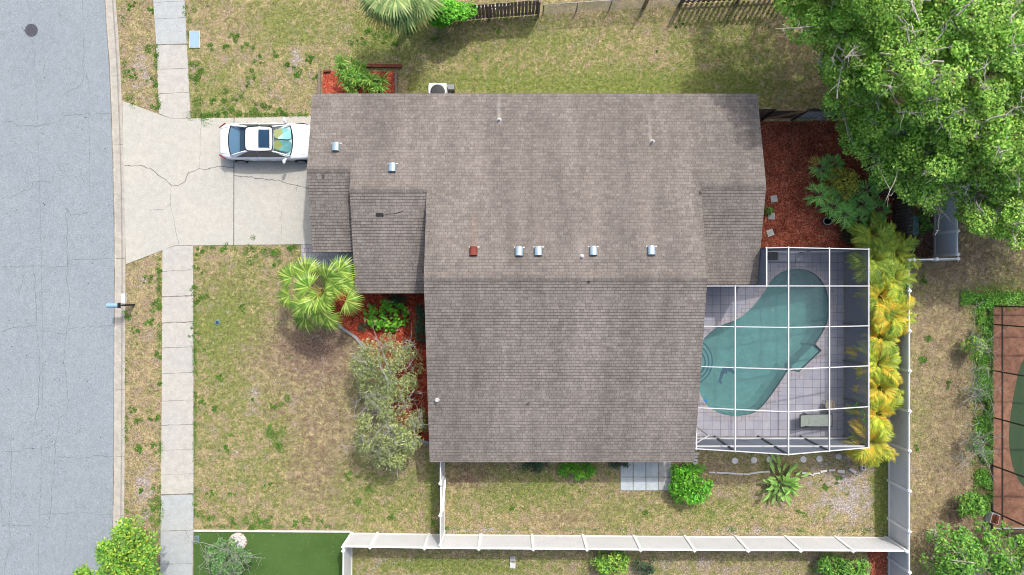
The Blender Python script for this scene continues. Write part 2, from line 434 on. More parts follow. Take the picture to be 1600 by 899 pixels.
M['lamp_clear'] = simple('head_lamp_lens', (.6, .62, .65, 1), .15)
M['sunshade'] = simple('silver_sunshade', S(165, 215, 215), .35, metal=.2, var=.15, scale=5)
M['sunshade_y'] = simple('sunshade_yellow_edge', S(215, 195, 110), .5)
M['interior'] = simple('car_interior', (.16, .17, .19, 1), .8)
M['bark_pale'] = mat_wood('pale_bark', S(236, 228, 214), S(190, 180, 168))
M['bark_brown'] = mat_wood('brown_bark', S(130, 112, 95), S(92, 78, 66))
M['bark_grey'] = mat_wood('grey_bark', S(200, 200, 190), S(150, 148, 138))
M['oak'] = foliage('oak_leaves', [S(96, 144, 56, KF), S(128, 176, 68, KF), S(158, 202, 84, KF), S(192, 224, 112, KF)], trans=.42, patch=(S(176, 140, 108, KF), .9, .63), nscale=.8)
M['ligustrum'] = foliage('greygreen_leaves', [S(112, 130, 78, KF), S(140, 154, 94, KF), S(168, 178, 114, KF), S(198, 202, 150, KF)])
M['yellowgreen'] = foliage('yellowgreen_leaves', [S(76, 128, 50, KF), S(106, 158, 62, KF), S(136, 180, 68, KF), S(186, 204, 78, KF)])
M['midgreen'] = foliage('midgreen_leaves', [S(72, 124, 46, KF), S(104, 160, 60, KF), S(146, 192, 78, KF)])
M['brightgreen'] = foliage('brightgreen_leaves', [S(70, 132, 34, KF), S(96, 168, 44, KF), S(130, 198, 56, KF)])
M['vinegreen'] = foliage('vine_leaves', [S(80, 150, 40, KF), S(108, 186, 50, KF), S(140, 208, 70, KF)])
M['sage'] = foliage('sage_leaves', [S(72, 116, 62, KF), S(98, 142, 80, KF), S(134, 172, 110, KF)])
M['darkgreen'] = foliage('darkgreen_leaves', [S(38, 66, 48, KF), S(56, 88, 62, KF), S(72, 108, 74, KF)])
M['croton'] = foliage('croton_leaves', [S(118, 136, 54, KF), S(170, 166, 60, KF), S(206, 190, 76, KF)])
M['philo'] = foliage('philodendron_leaves', [S(92, 156, 66, KF), S(122, 186, 84, KF), S(160, 216, 116, KF)])
M['philo_y'] = foliage('yellowing_leaf', [S(200, 180, 60, KF), S(220, 195, 80, KF)])
M['dracaena'] = foliage('dracaena_leaves', [S(84, 130, 52, KF), S(116, 164, 64, KF), S(166, 196, 84, KF)])
M['bop'] = foliage('paddle_leaves', [S(76, 124, 56, KF), S(104, 156, 70, KF), S(150, 190, 96, KF), S(190, 180, 120, KF)])
M['fan'] = foliage('fan_palm_leaves', [S(92, 132, 48, KF), S(134, 168, 66, KF), S(190, 206, 106, KF)])
M['fan_grey'] = foliage('cabbage_palm_leaves', [S(104, 134, 74, KF), S(140, 164, 98, KF), S(180, 190, 124, KF)])
M['fan_dry'] = foliage('dry_fan_leaves', [S(190, 160, 80, KF), S(216, 186, 104, KF)])
M['areca0'] = foliage('areca_green_leaves', [S(98, 138, 48, KF), S(140, 174, 62, KF), S(190, 196, 80, KF)])
M['areca1'] = foliage('areca_lime_leaves', [S(124, 152, 50, KF), S(172, 192, 62, KF), S(216, 208, 76, KF)])
M['areca2'] = foliage('areca_golden_leaves', [S(168, 178, 58, KF), S(212, 196, 66, KF), S(242, 180, 58, KF)])
M['rachis'] = simple('palm_rachis', S(190, 180, 80), .6)
M['petiole'] = simple('pale_petiole', S(170, 165, 130), .6)
M['weed'] = foliage('lawn_weed_leaves', [S(66, 110, 34, .85), S(96, 144, 46, .85), S(122, 164, 60, .85)], nscale=2)
M['blade'] = foliage('grass_blades', [S(120, 116, 62, .85), S(168, 150, 100, .85), S(205, 184, 140, .85)], nscale=2)
M['litter'] = foliage('dry_leaf_litter', [S(150, 118, 92), S(190, 160, 130), S(215, 195, 170)], trans=.1)
M['petal'] = simple('pink_petal', S(225, 170, 150), .6)
M['stone_pale'] = simple('pale_stone', S(238, 236, 230), .85, var=.15, bumpy=.4)
M['stone_grey'] = simple('grey_stone', S(182, 180, 180), .85, var=.2, bumpy=.5)
M['teal_box'] = simple('teal_plastic', S(120, 160, 160), .6)
M['blue_lid'] = simple('pale_blue_lid', S(172, 205, 226), .6, var=.06)
M['manhole'] = simple('cast_iron', S(98, 98, 108), .7, var=.35, scale=30, bumpy=.6)
M['slate'] = simple('grey_sheet', S(120, 128, 130), .6, var=.15)
M['cushion'] = simple('sling_fabric', S(176, 186, 176), .8)
M['wicker'] = simple('tan_wicker', S(180, 165, 140), .8)
M['brown_deck'] = mat_concrete('brown_painted_deck', S(196, 146, 118), S(162, 116, 94), .12, .25)
M['window'] = simple('window_pane', (.03, .04, .05, 1), .08, spec=.6)
M['door'] = simple('door_paint', S(120, 60, 50), .5)
M['garage'] = simple('garage_paint', S(225, 220, 210), .5)
M['dark_cloth'] = simple('dark_mat', (.05, .05, .055, 1), .9)
M['plain_white'] = simple('white_paint', S(245, 245, 245), .5, var=.03)
M['mailbox'] = simple('mailbox_paint', S(165, 205, 232), .35, var=.05)
M['blue_toy'] = simple('blue_plastic', (.02, .18, .45, 1), .4)
M['pot'] = simple('dark_pot', (.03, .045, .07, 1), .15, spec=.8)

# ------------------------------------------------------------------ polygons shared by several builders
deck_x0, deck_x1, deck_y0, deck_y1 = 7.9, 16.70, -7.50, 1.80
pool_px = [(1245, 419), (1262, 421), (1278, 430), (1290, 445), (1296, 468), (1297, 490), (1291, 512), (1275, 538),
           (1285, 548), (1248, 583), (1232, 579), (1224, 592), (1196, 632), (1180, 646), (1160, 651), (1138, 651), (1116, 644), (1098, 628),
           (1088, 600), (1086, 570), (1092, 540), (1104, 522), (1124, 508), (1152, 499), (1172, 483), (1192, 458), (1206, 434), (1224, 422)]
pool = [A(*p) for p in pool_px]
def smooth_poly(P, it=2, keep=()):
    for _ in range(it):
        Q = []
        for i, p in enumerate(P):
            q = P[(i + 1) % len(P)]
            Q.append((p[0] * .75 + q[0] * .25, p[1] * .75 + q[1] * .25)); Q.append((p[0] * .25 + q[0] * .75, p[1] * .25 + q[1] * .75))
        P = Q
    return P
corner = [A(1275, 538), A(1285, 548), A(1248, 583), A(1232, 579)]
_q = []
for p in pool:
    _q += [p, p, p] if p in corner else [p]
pool = smooth_poly(_q, 1)
pool = [p for i, p in enumerate(pool) if math.dist(p, pool[i - 1]) > 1e-4 and (min(math.dist(p, c) for c in corner) < 1e-6 or min(math.dist(p, c) for c in corner) > .42)]
def offset_poly(P, d):
    n = len(P); out = []
    area = sum(P[i][0] * P[(i + 1) % n][1] - P[(i + 1) % n][0] * P[i][1] for i in range(n))
    sgn = 1 if area > 0 else -1
    for i in range(n):
        a = Vector(P[i - 1]); b = Vector(P[i]); c = Vector(P[(i + 1) % n])
        n1 = Vector(((b - a).y, -(b - a).x)).normalized() * sgn; n2 = Vector(((c - b).y, -(c - b).x)).normalized() * sgn
        m = (n1 + n2); m = m.normalized() if m.length > .2 else n1
        k = d / max(.6, m.dot(n1)); out.append(tuple(b + m * k))
    return out
def ring_mesh(mb, inner, outer, z):
    n = len(inner)
    for i in range(n):
        j = (i + 1) % n
        q = [(*inner[i], z), (*inner[j], z), (*outer[j], z), (*outer[i], z)]
        a = Vector(q[1]) - Vector(q[0]); b = Vector(q[2]) - Vector(q[0])
        mb.face(q if a.cross(b).z > 0 else q[::-1])
def sheet_with_hole(mb, outer, hole, z):
    P = [[Vector((x, y, z)) for x, y in outer], [Vector((x, y, z)) for x, y in hole]]
    flat = P[0] + P[1]; fs_ = []
    for t in tessellate_polygon(P):
        a, b, c = [flat[i] for i in t]
        if (b - a).cross(c - a).length < 1e-9: continue
        fs_.append(tuple(t) if (b - a).cross(c - a).z > 0 else tuple(reversed(t)))
    mb.mesh(flat, fs_)

# ------------------------------------------------------------------ ground
def axis(a, b, step, far):
    xs = list(np.arange(a, b + 1e-6, step)); out = []; d = step
    x = a
    while x > -far: d *= 1.6; x -= d; out.insert(0, x)
    xs = out + xs; d = step; x = b
    while x < far: d *= 1.6; x += d; xs.append(x)
    return np.array(xs)
gx = axis(-30, 30, .25, 900); gy = axis(-19, 19, .25, 900)
X, Y = np.meshgrid(gx, gy, indexing='ij')
PX = X / H * F + CX; PY = CY - Y / H * F
def kerb_x(y):            # back edge of the kerb, world x for world y
    py = CY - y / H * F
    return (np.interp(py, [-400, 0, 100, 200, 300, 420, 700, 899, 1300], [160, 181, 188, 192, 195, 196, 195, 193, 190]) - CX) / F * H
def road_x(y):
    py = CY - y / H * F
    return (np.interp(py, [-400, 0, 100, 240, 380, 700, 899, 1300], [141, 162, 169, 174.5, 177, 176, 174, 171]) - CX) / F * H
KX = kerb_x(Y)
for j in range(X.shape[1]):      # the grid meets the back of the kerb exactly
    if abs(Y[0, j]) < 62:
        i_ = int(np.argmin(np.abs(X[:, j] - (KX[0, j] - .03)))); X[i_, j] = KX[0, j] - .03; X[i_ - 1, j] = KX[0, j] - .10
PX = X / H * F + CX
Z = np.where(X < KX - .05, -.30, 0.0)
Z = np.where(X < KX - 12, -.0, Z)      # far side of the street
nx, ny = X.shape
gR = np.full(X.shape, .24); gS = np.zeros(X.shape); gB = np.zeros(X.shape)
def blob(arr, cx, cy, rx, ry, amt, rot=0):
    dx, dy = PX - cx, PY - cy
    if rot:
        c, s_ = math.cos(rot), math.sin(rot); dx, dy = dx * c + dy * s_, -dx * s_ + dy * c
    arr += amt * np.exp(-((dx / rx) ** 2 + (dy / ry) ** 2))
def zone(arr, x0, x1, y0, y1, amt, soft=8):
    m = 1 / (1 + np.exp(-(PX - x0) / soft)) / (1 + np.exp((PX - x1) / soft)) / (1 + np.exp(-(PY - y0) / soft)) / (1 + np.exp((PY - y1) / soft))
    arr += amt * m
zone(gR, 180, 255, -50, 900, -.12); zone(gB, 180, 255, -50, 900, .16)
blob(gS, 222, 110, 16, 45, .55); blob(gS, 225, 770, 18, 45, .7); blob(gS, 222, 430, 8, 22, .4); blob(gR, 245, 810, 8, 40, .5)
blob(gR, 330, 150, 60, 45, .22); blob(gR, 420, 60, 60, 60, .1); blob(gB, 350, 40, 60, 40, .15); blob(gS, 465, 90, 14, 16, .5)
blob(gR, 600, 55, 75, 40, .45); blob(gR, 790, 60, 150, 40, .22)
zone(gR, 640, 1180, 118, 150, .42, 6); zone(gR, 620, 1100, 30, 150, .06); blob(gR, 1130, 60, 60, 60, .25); blob(gR, 1180, 130, 70, 40, .2)
blob(gB, 1020, 30, 140, 25, .10)
blob(gB, 500, 525, 58, 55, .75); blob(gB, 520, 620, 40, 60, .2); blob(gB, 700, 60, 60, 20, .4); blob(gR, 350, 500, 60, 60, .25); blob(gR, 930, 130, 200, 25, .15); blob(gR, 460, 30, 50, 40, .25); blob(gB, 390, 150, 70, 20, .15); blob(gB, 440, 560, 80, 60, .45); blob(gB, 500, 690, 60, 80, .35); blob(gS, 480, 600, 60, 60, .2); blob(gB, 740, 745, 50, 25, .4); blob(gB, 900, 810, 80, 18, .3); blob(gB, 600, 560, 70, 60, .3); blob(gB, 340, 440, 50, 40, .25); blob(gB, 500, 760, 60, 40, .25); blob(gB, 660, 120, 60, 30, .2); blob(gS, 440, 120, 70, 50, .15); blob(gS, 360, 720, 60, 50, .12); blob(gB, 1000, 780, 60, 30, .2); blob(gB, 1180, 760, 60, 30, .2); blob(gS, 480, 480, 60, 70, .12)  # brown patches; those round the fan palm also paint its shadow into the lawn
blob(gR, 390, 470, 50, 60, .14); blob(gR, 340, 560, 50, 120, .18); blob(gR, 420, 640, 80, 60, .12); blob(gB, 470, 700, 60, 70, .16)
blob(gR, 440, 740, 120, 50, .14); blob(gR, 590, 770, 70, 40, .25); blob(gB, 430, 640, 18, 12, .35); blob(gS, 395, 620, 16, 20, .5)
blob(gR, 680, 770, 10, 60, .4)
blob(gR, 820, 770, 90, 30, .36); blob(gR, 750, 740, 40, 20, .1); blob(gB, 725, 745, 30, 22, .35); blob(gB, 880, 810, 70, 22, .22)
blob(gR, 980, 800, 50, 30, .3); blob(gR, 1110, 800, 60, 25, .25); blob(gS, 1330, 770, 60, 60, .75); blob(gS, 1190, 770, 60, 25, .25); blob(gB, 1120, 740, 50, 25, .3)
zone(gR, 1368, 1388, 700, 835, 1.2, 2); zone(gS, 1368, 1388, 700, 835, -.8, 2)
blob(gS, 1150, 832, 150, 6, .6); blob(gS, 760, 828, 90, 5, .5)
zone(gB, 1420, 1560, 350, 900, .42, 14); zone(gR, 1420, 1560, 350, 900, -.02, 14); blob(gS, 1500, 440, 40, 40, .35)
blob(gR, 1440, 440, 40, 50, .2); blob(gR, 1545, 460, 40, 20, .6); blob(gR, 1535, 600, 16, 120, .8); blob(gR, 1540, 700, 14, 90, .8)
blob(gR, 1440, 650, 20, 60, .2); blob(gB, 1500, 830, 40, 50, .3)
blob(gR, 700, 885, 150, 12, .55); blob(gS, 1080, 885, 120, 18, .35); blob(gS, 600, 880, 40, 20, .3); blob(gB, 1160, 880, 90, 20, .2)
zone(gB, 1400, 1640, 300, 420, .2)
blob(gB, 800, -30, 500, 60, .3)
# faces, skipping the pool deck interior and the neighbour's pool
keep = np.ones((nx - 1, ny - 1), bool)
cx0, cx1, cy0, cy1 = X[:-1, :-1], X[1:, 1:], Y[:-1, :-1], Y[1:, 1:]
keep &= ~((cx0 > deck_x0 + .01) & (cx1 < deck_x1 - .01) & (cy0 > deck_y0 + .01) & (cy1 < deck_y1 - .01))
NX0, NX1, NY0, NY1 = 24.15, 34.0, -12.15, -.90
keep &= ~((cx0 > NX0 + .01) & (cx1 < NX1 - .01) & (cy0 > NY0 + .01) & (cy1 < NY1 - .01))
idx = np.arange(nx * ny).reshape(nx, ny)
faces = np.stack([idx[:-1, :-1], idx[1:, :-1], idx[1:, 1:], idx[:-1, 1:]], -1)[keep]
me = bpy.data.meshes.new('ground')
vv = np.stack([X, Y, Z], -1).reshape(-1, 3)
me.from_pydata(vv.tolist(), [], faces.tolist())
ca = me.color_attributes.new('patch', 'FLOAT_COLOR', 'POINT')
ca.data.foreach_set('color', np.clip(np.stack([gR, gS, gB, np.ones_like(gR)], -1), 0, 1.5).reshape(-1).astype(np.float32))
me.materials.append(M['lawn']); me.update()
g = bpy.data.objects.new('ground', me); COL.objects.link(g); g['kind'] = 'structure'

# ------------------------------------------------------------------ road, kerb
ys = list(np.linspace(60, -60, 121))
mb = MB()
for a, b in zip(ys[:-1], ys[1:]):
    mb.face([(road_x(b), b, -.10), (road_x(a), a, -.10), (road_x(a) - 9.5, a, -.10), (road_x(b) - 9.5, b, -.10)])
mb.build('road', M['road'], kind='structure')
mb = MB()
prof = [(0.0, -.30), (0.0, -.085), (.10, -.10), (.38, -.085), (.50, .0), (.58, .012), (.64, .014), (.66, -.25)]
for a, b in zip(ys[:-1], ys[1:]):
    wa, wb = kerb_x(a) - road_x(a), kerb_x(b) - road_x(b)
    for (p, zp), (q, zq) in zip(prof[:-1], prof[1:]):
        mb.face([(road_x(b) + p / .64 * wb, b, zp), (road_x(b) + q / .64 * wb, b, zq), (road_x(a) + q / .64 * wa, a, zq), (road_x(a) + p / .64 * wa, a, zp)])
mb.build('kerb', M['gutter'], kind='structure')

def strip(mb, pts, wd, z, jit=0.0, step=None):
    P = [Vector((p[0], p[1], 0)) for p in pts]
    if step:
        Q = [P[0]]
        for a, b in zip(P[:-1], P[1:]):
            n = max(1, int((b - a).length / step))
            for k in range(1, n + 1):
                q = a.lerp(b, k / n)
                if k < n or b is not P[-1]: q = q + Vector((random.gauss(0, jit), random.gauss(0, jit), 0))
                Q.append(q)
        P = Q
    for a, b in zip(P[:-1], P[1:]):
        d = (b - a)
        if d.length < 1e-5: continue
        n = Vector((-d.y, d.x, 0)).normalized() * wd * .5 * random.uniform(.6, 1.3)
        zz = Vector((0, 0, z))
        mb.face([a - n + zz, b - n + zz, b + n + zz, a + n + zz])
road_cracks = [
 [(0,190),(18,189),(25,197),(55,196),(90,190),(100,180),(140,177),(172,177)],
 [(0,310),(12,309),(30,300),(47,293),(50,283),(78,283)],
 [(0,519),(20,512),(55,510),(62,517),(98,523),(105,514),(135,511),(174,509)],
 [(102,325),(103,400),(104,440),(107,480),(105,500),(102,520),(98,570),(104,620),(104,645),(90,655),(85,690),(82,740),(78,790),(75,820)],
 [(50,410),(55,480),(55,512),(60,560),(57,640),(52,650),(57,665)],
 [(0,706),(15,708),(35,703),(80,699),(88,690)], [(15,680),(15,760),(12,830),(15,850),(5,890),(2,940)],
 [(85,715),(130,717),(150,713),(174,714)], [(0,823),(40,822),(80,825)], [(0,418),(30,416),(50,416),(100,417),(105,407),(174,404)],
 [(60,805),(130,803),(174,806)], [(128,60),(128,130),(100,145)], [(102,325),(110,337),(135,332)]]
seams = [[(40,-40),(42,0),(50,60),(54,130),(57,190),(60,300),(63,420),(65,560),(63,700),(60,800),(56,940)],
         [(126,-40),(130,100),(137,130),(138,300)], [(104,820),(100,860),(95,940)]]
mb = MB()
for c in road_cracks: strip(mb, [A(*p) for p in c], .030, -.096, .028, .18)
for c in seams: strip(mb, [A(*p) for p in c], .018, -.0955, .01, .3)
for _ in range(14):   # short hairlines
    x, y = random.uniform(5, 160), random.uniform(0, 890); pts = [(x, y)]
    for _ in range(random.randint(3, 6)): x += random.gauss(0, 12); y += random.gauss(6, 14); pts.append((min(170, max(0, x)), y))
    strip(mb, [A(*p) for p in pts], .014, -.0945, .03, .2)
mb.build('road_crack', M['crack_soft'], kind='structure')
mb = MB()      # leaf crumbs and tar spots on the street
for _ in range(120):
    p = A(random.uniform(0, 170), random.uniform(0, 899)); r = random.uniform(.012, .035)
    mb.mesh([(p[0] + r * math.cos(t) * random.uniform(.6, 1.2), p[1] + r * math.sin(t) * random.uniform(.6, 1.2), -.090 + .004 * random.random()) for t in np.linspace(0, 2 * PI, 7)[:-1]], [(0, 1, 2, 3, 4, 5)])
mb.build('leaf_crumbs', M['black_metal'], kind='stuff')

# ------------------------------------------------------------------ driveway, sidewalk, walkway
drive_px = [(191.5, 158), (265, 185), (298, 185.5), (400, 184), (487, 182), (560, 182), (560, 382), (470, 382), (365, 383), (300, 384), (273, 384), (197, 413)]
mb = MB(); mb.sheet([A(*p) for p in drive_px], .022, .3); mb.build('driveway', M['drive'], kind='structure')
mb = MB()
strip(mb, [A(366, 184), A(365.5, 383)], .045, .026)
strip(mb, [A(298, 185.5), A(265, 185)], .02, .026); strip(mb, [A(273, 384), A(301, 384)], .02, .026)
for c in [[(195,259),(225,260),(245,270),(268,290),(275,291),(289,285),(292,272),(308,264),(325,264),(340,260),(365,262)],
          [(366,275),(400,279),(430,281),(470,292),(482,295),(500,300)]]:
    strip(mb, [A(*p) for p in c], .03, .0265, .025, .16)
mb.build('driveway_joint', M['crack'], kind='structure')
mb = MB()
for c in [[(268,290),(267,320),(272,345),(280,383)], [(267,318),(255,328),(235,329)], [(316,186),(313,225),(312,262)], [(440,330),(440,368)],[(468,275),(463,300)]]:
    strip(mb, [A(*p) for p in c], .016, .0262, .02, .16)
mb.build('driveway_crack', M['crack_soft'], kind='structure')
for i, (a, b) in enumerate([]): pass
L_ = lambda py: np.interp(py, [-300, 0, 62, 178, 186, 384, 620, 870, 899, 1250], [220, 239.5, 244, 249, 250, 254, 253, 251, 250.5, 246])
R_ = lambda py: np.interp(py, [-300, 0, 184, 384, 620, 800, 899, 1250], [270, 288.5, 298, 302, 302.5, 302.5, 301, 298])
def walk_seg(y0, y1, mat, name='sidewalk'):
    mb = MB(); yy = np.linspace(y0, y1, max(2, int(abs(y1 - y0) / 25) + 1))
    P = [A(L_(y), y) for y in yy] + [A(R_(y), y) for y in yy[::-1]]
    mb.sheet(P, .022, .3); mb.build(name, mat, kind='structure')
mb = MB()
yy = np.linspace(-700, 69.6, 40); mb.sheet([A(L_(y), y) for y in yy] + [A(R_(y) , y) for y in yy[::-1]], .022, .3)
yy = np.linspace(773, 1500, 40); mb.sheet([A(L_(y), y) for y in yy] + [A(R_(y), y) for y in yy[::-1]], .022, .3)
mb.mi = 1
yy = np.linspace(70.4, 178, 8); mb.sheet([A(L_(y), y) for y in yy] + [A(266, 185)] + [A(R_(185.2), 185.2)] + [A(R_(y), y) for y in yy[::-1]], .022, .3)
yy = np.linspace(396, 772, 20); mb.sheet([A(274, 384.5)] + [A(254.5, 391)] + [A(L_(y), y) for y in yy] + [A(R_(y), y) for y in yy[::-1]] + [A(302, 384.5)], .022, .3)
mb.build('sidewalk', [M['walk_blue'], M['walk']], kind='structure')
mb = MB()
for y, wd in [(3, .012), (29, .012), (70, .045), (108, .015), (146, .02), (423, .02), (463, .05), (504, .05), (543, .03), (583, .02), (626, .02), (664, .025), (703, .015), (741, .015), (772.5, .05), (829, .03), (881, .02)]:
    strip(mb, [A(L_(y), y + 1), A(R_(y), y - 1)], wd, .026, .008, .2)
strip(mb, [A(290, 829), A(296, 841), A(302, 850)], .02, .0265, .02, .15)
mb.build('sidewalk_joint', M['joint'], kind='structure')
mb = MB()
for y, wd in [(-10, .03), (118, .012), (226, .02), (311, .02), (404, .025), (508, .02), (609, .02), (714, .02), (806, .02)]:
    a = A(road_x(0), y)[1]
    for (p, zp), (q, zq) in zip(prof[2:-2], prof[3:-1]):
        x0, w_ = road_x(a), (kerb_x(a) - road_x(a)) / .64
        mb.face([(x0 + p * w_, a - wd / 2, zp + .004), (x0 + q * w_, a - wd / 2, zq + .004), (x0 + q * w_, a + wd / 2, zq + .004), (x0 + p * w_, a + wd / 2, zp + .004)])
# dirt line where the asphalt meets the gutter
for a, b in zip(ys[:-1], ys[1:]):
    if abs(a) < 20:
        q = random.uniform(.01, .035)
        mb.face([(road_x(b) - .01, b, -.0805), (road_x(b) + q, b, -.0805), (road_x(a) + q, a, -.0805), (road_x(a) - .01, a, -.0805)])
mb.build('kerb_joint', M['joint'], kind='structure')
mb = MB(); mb.sheet([A(471, 382.5), A(580, 382.5), A(580, 425), A(471, 422)], .021, .2); mb.build('walkway', M['walk_paver'], kind='structure')

# ------------------------------------------------------------------ artificial turf of the neighbour, border
mb = MB(); mb.sheet([A(303, 830), A(548, 830), A(548, 1100), A(300, 1100)], .012, .02); mb.build('artificial_turf', M['turf'], kind='structure')
mb = MB(); mb.bar((*A(303, 829), .02), (*A(548, 830.5), .02), .09, .10)
mb.build('turf_border', M['stone_pale'], label='thin white concrete border strip along the top of the artificial turf', cat='edging')

# ------------------------------------------------------------------ mulch beds
def irregular(poly, amp=.05, step=.3):
    out = []
    for i, p in enumerate(poly):
        q = poly[(i + 1) % len(poly)]; d = math.dist(p, q); n = max(1, int(d / step))
        for k in range(n):
            t = k / n; out.append((p[0] + (q[0] - p[0]) * t + random.gauss(0, amp), p[1] + (q[1] - p[1]) * t + random.gauss(0, amp)))
    return out
def mulch(poly_px, mat, amp=.04, z=.016, name='mulch_bed'):
    mb = MB(); mb.sheet(irregular([A(*p) for p in poly_px], amp), z, .03); mb.build(name, mat, kind='stuff')
front_bed = [(505, 423), (600, 423), (700, 440), (700, 692), (668, 691), (650, 688), (636, 680), (618, 650), (600, 600), (580, 560), (567, 543), (553, 528), (540, 519), (526, 505), (515, 480)]
mulch(front_bed, M['mulch_bright'])
mulch([(1140, 190), (1345, 190), (1345, 240), (1362, 300), (1402, 312), (1402, 390), (1140, 390)], M['mulch_dark'], .01)
mulch([(504, 112), (620, 112), (620, 165), (504, 165)], M['mulch_orange'], .01)
mulch([(1355, 862), (1386, 862), (1386, 960), (1340, 960), (1362, 890)], M['mulch_dark'], .03)
mulch([(1403, 340), (1465, 335), (1465, 402), (1425, 402), (1403, 380)], M['mulch_brown'], .03)
mb = MB()
P = [A(372 + 14 * math.cos(t) * random.uniform(.9, 1.1), 846 + 14 * math.sin(t) * random.uniform(.9, 1.1)) for t in np.linspace(0, 2 * PI, 25)[:-1]]
mb.sheet(P, .026, .03); mb.build('tree_ring_mulch', M['litter'], kind='stuff')

# ------------------------------------------------------------------ house
house = empty('house', (0, 0, 0), 'single storey suburban house with a grey brown shingle roof of four stepped gables', 'house')
EZ, SL, YN = 2.5, .25, 9.07
sections = [(-9.31, -7.32, 5.35, 1.66), (-7.32, -3.84, 4.42, -.28), (-3.84, 8.51, .40, -8.15), (8.51, 11.46, 4.60, .13)]
def rz_(x0, x1, yr, ysouth): return EZ + SL * (YN - yr)
mb = MB()
TH = .14
for x0, x1, yr, yso in sections:
    zr = EZ + SL * (YN - yr); zs = zr - SL * (yr - yso)
    top = [(YN, EZ), (yr, zr), (yso, zs)]
    bot = [(y, z - TH) for y, z in top]
    for (a, b) in ((0, 1), (1, 2)):
        (ya, za), (yb, zb) = top[a], top[b]
        dz = (zb - za) / (yb - ya); lo_, hi_ = min(ya, yb), max(ya, yb)
        cuts = [lo_] + [k * ROW for k in range(math.ceil(lo_ / ROW + .02), math.floor(hi_ / ROW - .02) + 1)] + [hi_]
        for c0, c1 in zip(cuts[:-1], cuts[1:]):      # one course of shingles each, thick at its lower (butt) edge
            z0_, z1_ = za + (c0 - ya) * dz, za + (c1 - ya) * dz
            up0, up1 = (.011, .0) if dz > 0 else (.0, .011)
            mb.face([(x0, c0, z0_ + up0), (x1, c0, z0_ + up0), (x1, c1, z1_ + up1), (x0, c1, z1_ + up1)])
            e, ze = (c0, z0_) if dz > 0 else (c1, z1_)
            mb.face([(x0, e, ze), (x1, e, ze), (x1, e, ze + .011), (x0, e, ze + .011)])
        (ya, za), (yb, zb) = bot[a], bot[b]
        mb.face([(x0, ya, za), (x1, ya, za), (x1, yb, zb), (x0, yb, zb)])
        for xx in (x0, x1):
            mb.face([(xx, top[a][0], top[a][1]), (xx, bot[a][0], bot[a][1]), (xx, bot[b][0], bot[b][1]), (xx, top[b][0], top[b][1])])
    mb.face([(x0, YN, EZ), (x1, YN, EZ), (x1, YN, EZ - TH), (x0, YN, EZ - TH)])
    mb.face([(x0, yso, zs), (x0, yso, zs - TH), (x1, yso, zs - TH), (x1, yso, zs)])
roof = mb.build('roof', M['shingle'], house)
for x0, x1, yr, yso in sections:      # ridge caps: overlapping bent shingles
    mb = MB()
    zr = EZ + SL * (YN - yr); x = x0; k = 0
    while x < x1 - .01:
        xe = min(x + .155, x1); lift = .020 + .012
        for sgn in (1, -1):
            w_ = .15 * random.uniform(.92, 1.06)
            mb.face([(x, yr, zr + lift), (xe, yr, zr + .020), (xe, yr + sgn * w_, zr + .020 - w_ * SL), (x, yr + sgn * w_, zr + lift - w_ * SL)][::sgn])
        x = xe
    mb.build('ridge_cap', M['ridge'], roof)
mb = MB()          # fascia boards
for x0, x1, yr, yso in sections:
    zr = EZ + SL * (YN - yr); zs = zr - SL * (yr - yso)
    mb.box(((x0 + x1) / 2, yso + .022, zs - TH - .055), (x1 - x0 - .01, .03, .16)); mb.box(((x0 + x1) / 2, YN - .022, EZ - TH - .055), (x1 - x0 - .01, .03, .16))
for x, ya, yb, yr in ((-9.29, YN, 1.66, 5.35), (8.49, .35, -8.15, .4), (-3.82, -.3, -8.15, .4), (11.44, YN, .13, 4.6)):
    f = lambda y: EZ + SL * (YN - yr) - SL * abs(y - yr)
    for a, b in ((ya, yr), (yr, yb)):
        if a > b + .1: mb.bar((x, a, f(a) - TH - .06), (x, b, f(b) - TH - .06), .03, .15)
mb.build('fascia', M['fascia'], roof)
mb = MB()          # walls: gable prisms, inset under the overhang
IN = .42
for i, (x0, x1, yr, yso) in enumerate(sections):
    zr = EZ + SL * (YN - yr)
    xa = x0 + (IN if i in (0, 2) else 0) ; xb = x1 - (IN if i in (2, 3) else 0)
    if i == 1: xa = x0 + .42; xb = x1 + .42
    if i == 0: xb = x1 + .42
    if i == 3: xa = x0 - .42
    yn, ysv = YN - IN, yso + IN
    prof_ = [(yn, 0), (yn, EZ + SL * IN - TH - .004), (yr, zr - TH - .004), (ysv, zr - SL * (yr - ysv) - TH - .004), (ysv, 0)]
    for a, b in zip(prof_[:-1], prof_[1:]):
        if a[1] == 0 or b[1] == 0:
            mb.face([(xa, a[0], a[1]), (xb, a[0], a[1]), (xb, b[0], b[1]), (xa, b[0], b[1])])
    for xx in (xa, xb): mb.face([(xx, y, z) for y, z in prof_])
mb.build('wall', M['stucco'], house)
gd = MB(); gd.box((-8.905, 5.3, 1.07), (.05, 4.9, 2.14))
for k in range(1, 4): gd.box((-8.935, 5.3, k * .535), (.02, 4.9, .02))
gd.build('garage_door', M['garage'], house)
fd = MB(); fd.box((-6.4, .13, 1.03), (.95, .06, 2.06)); fdo = fd.build('front_door', M['door'], house)
k_ = MB(); k_.lathe((-6.05, .07, 1.0), [(.0, -.03), (.035, -.01), (.035, .01), (0, .03)], 10); k_.build('handle', M['metal_grey'], fdo)
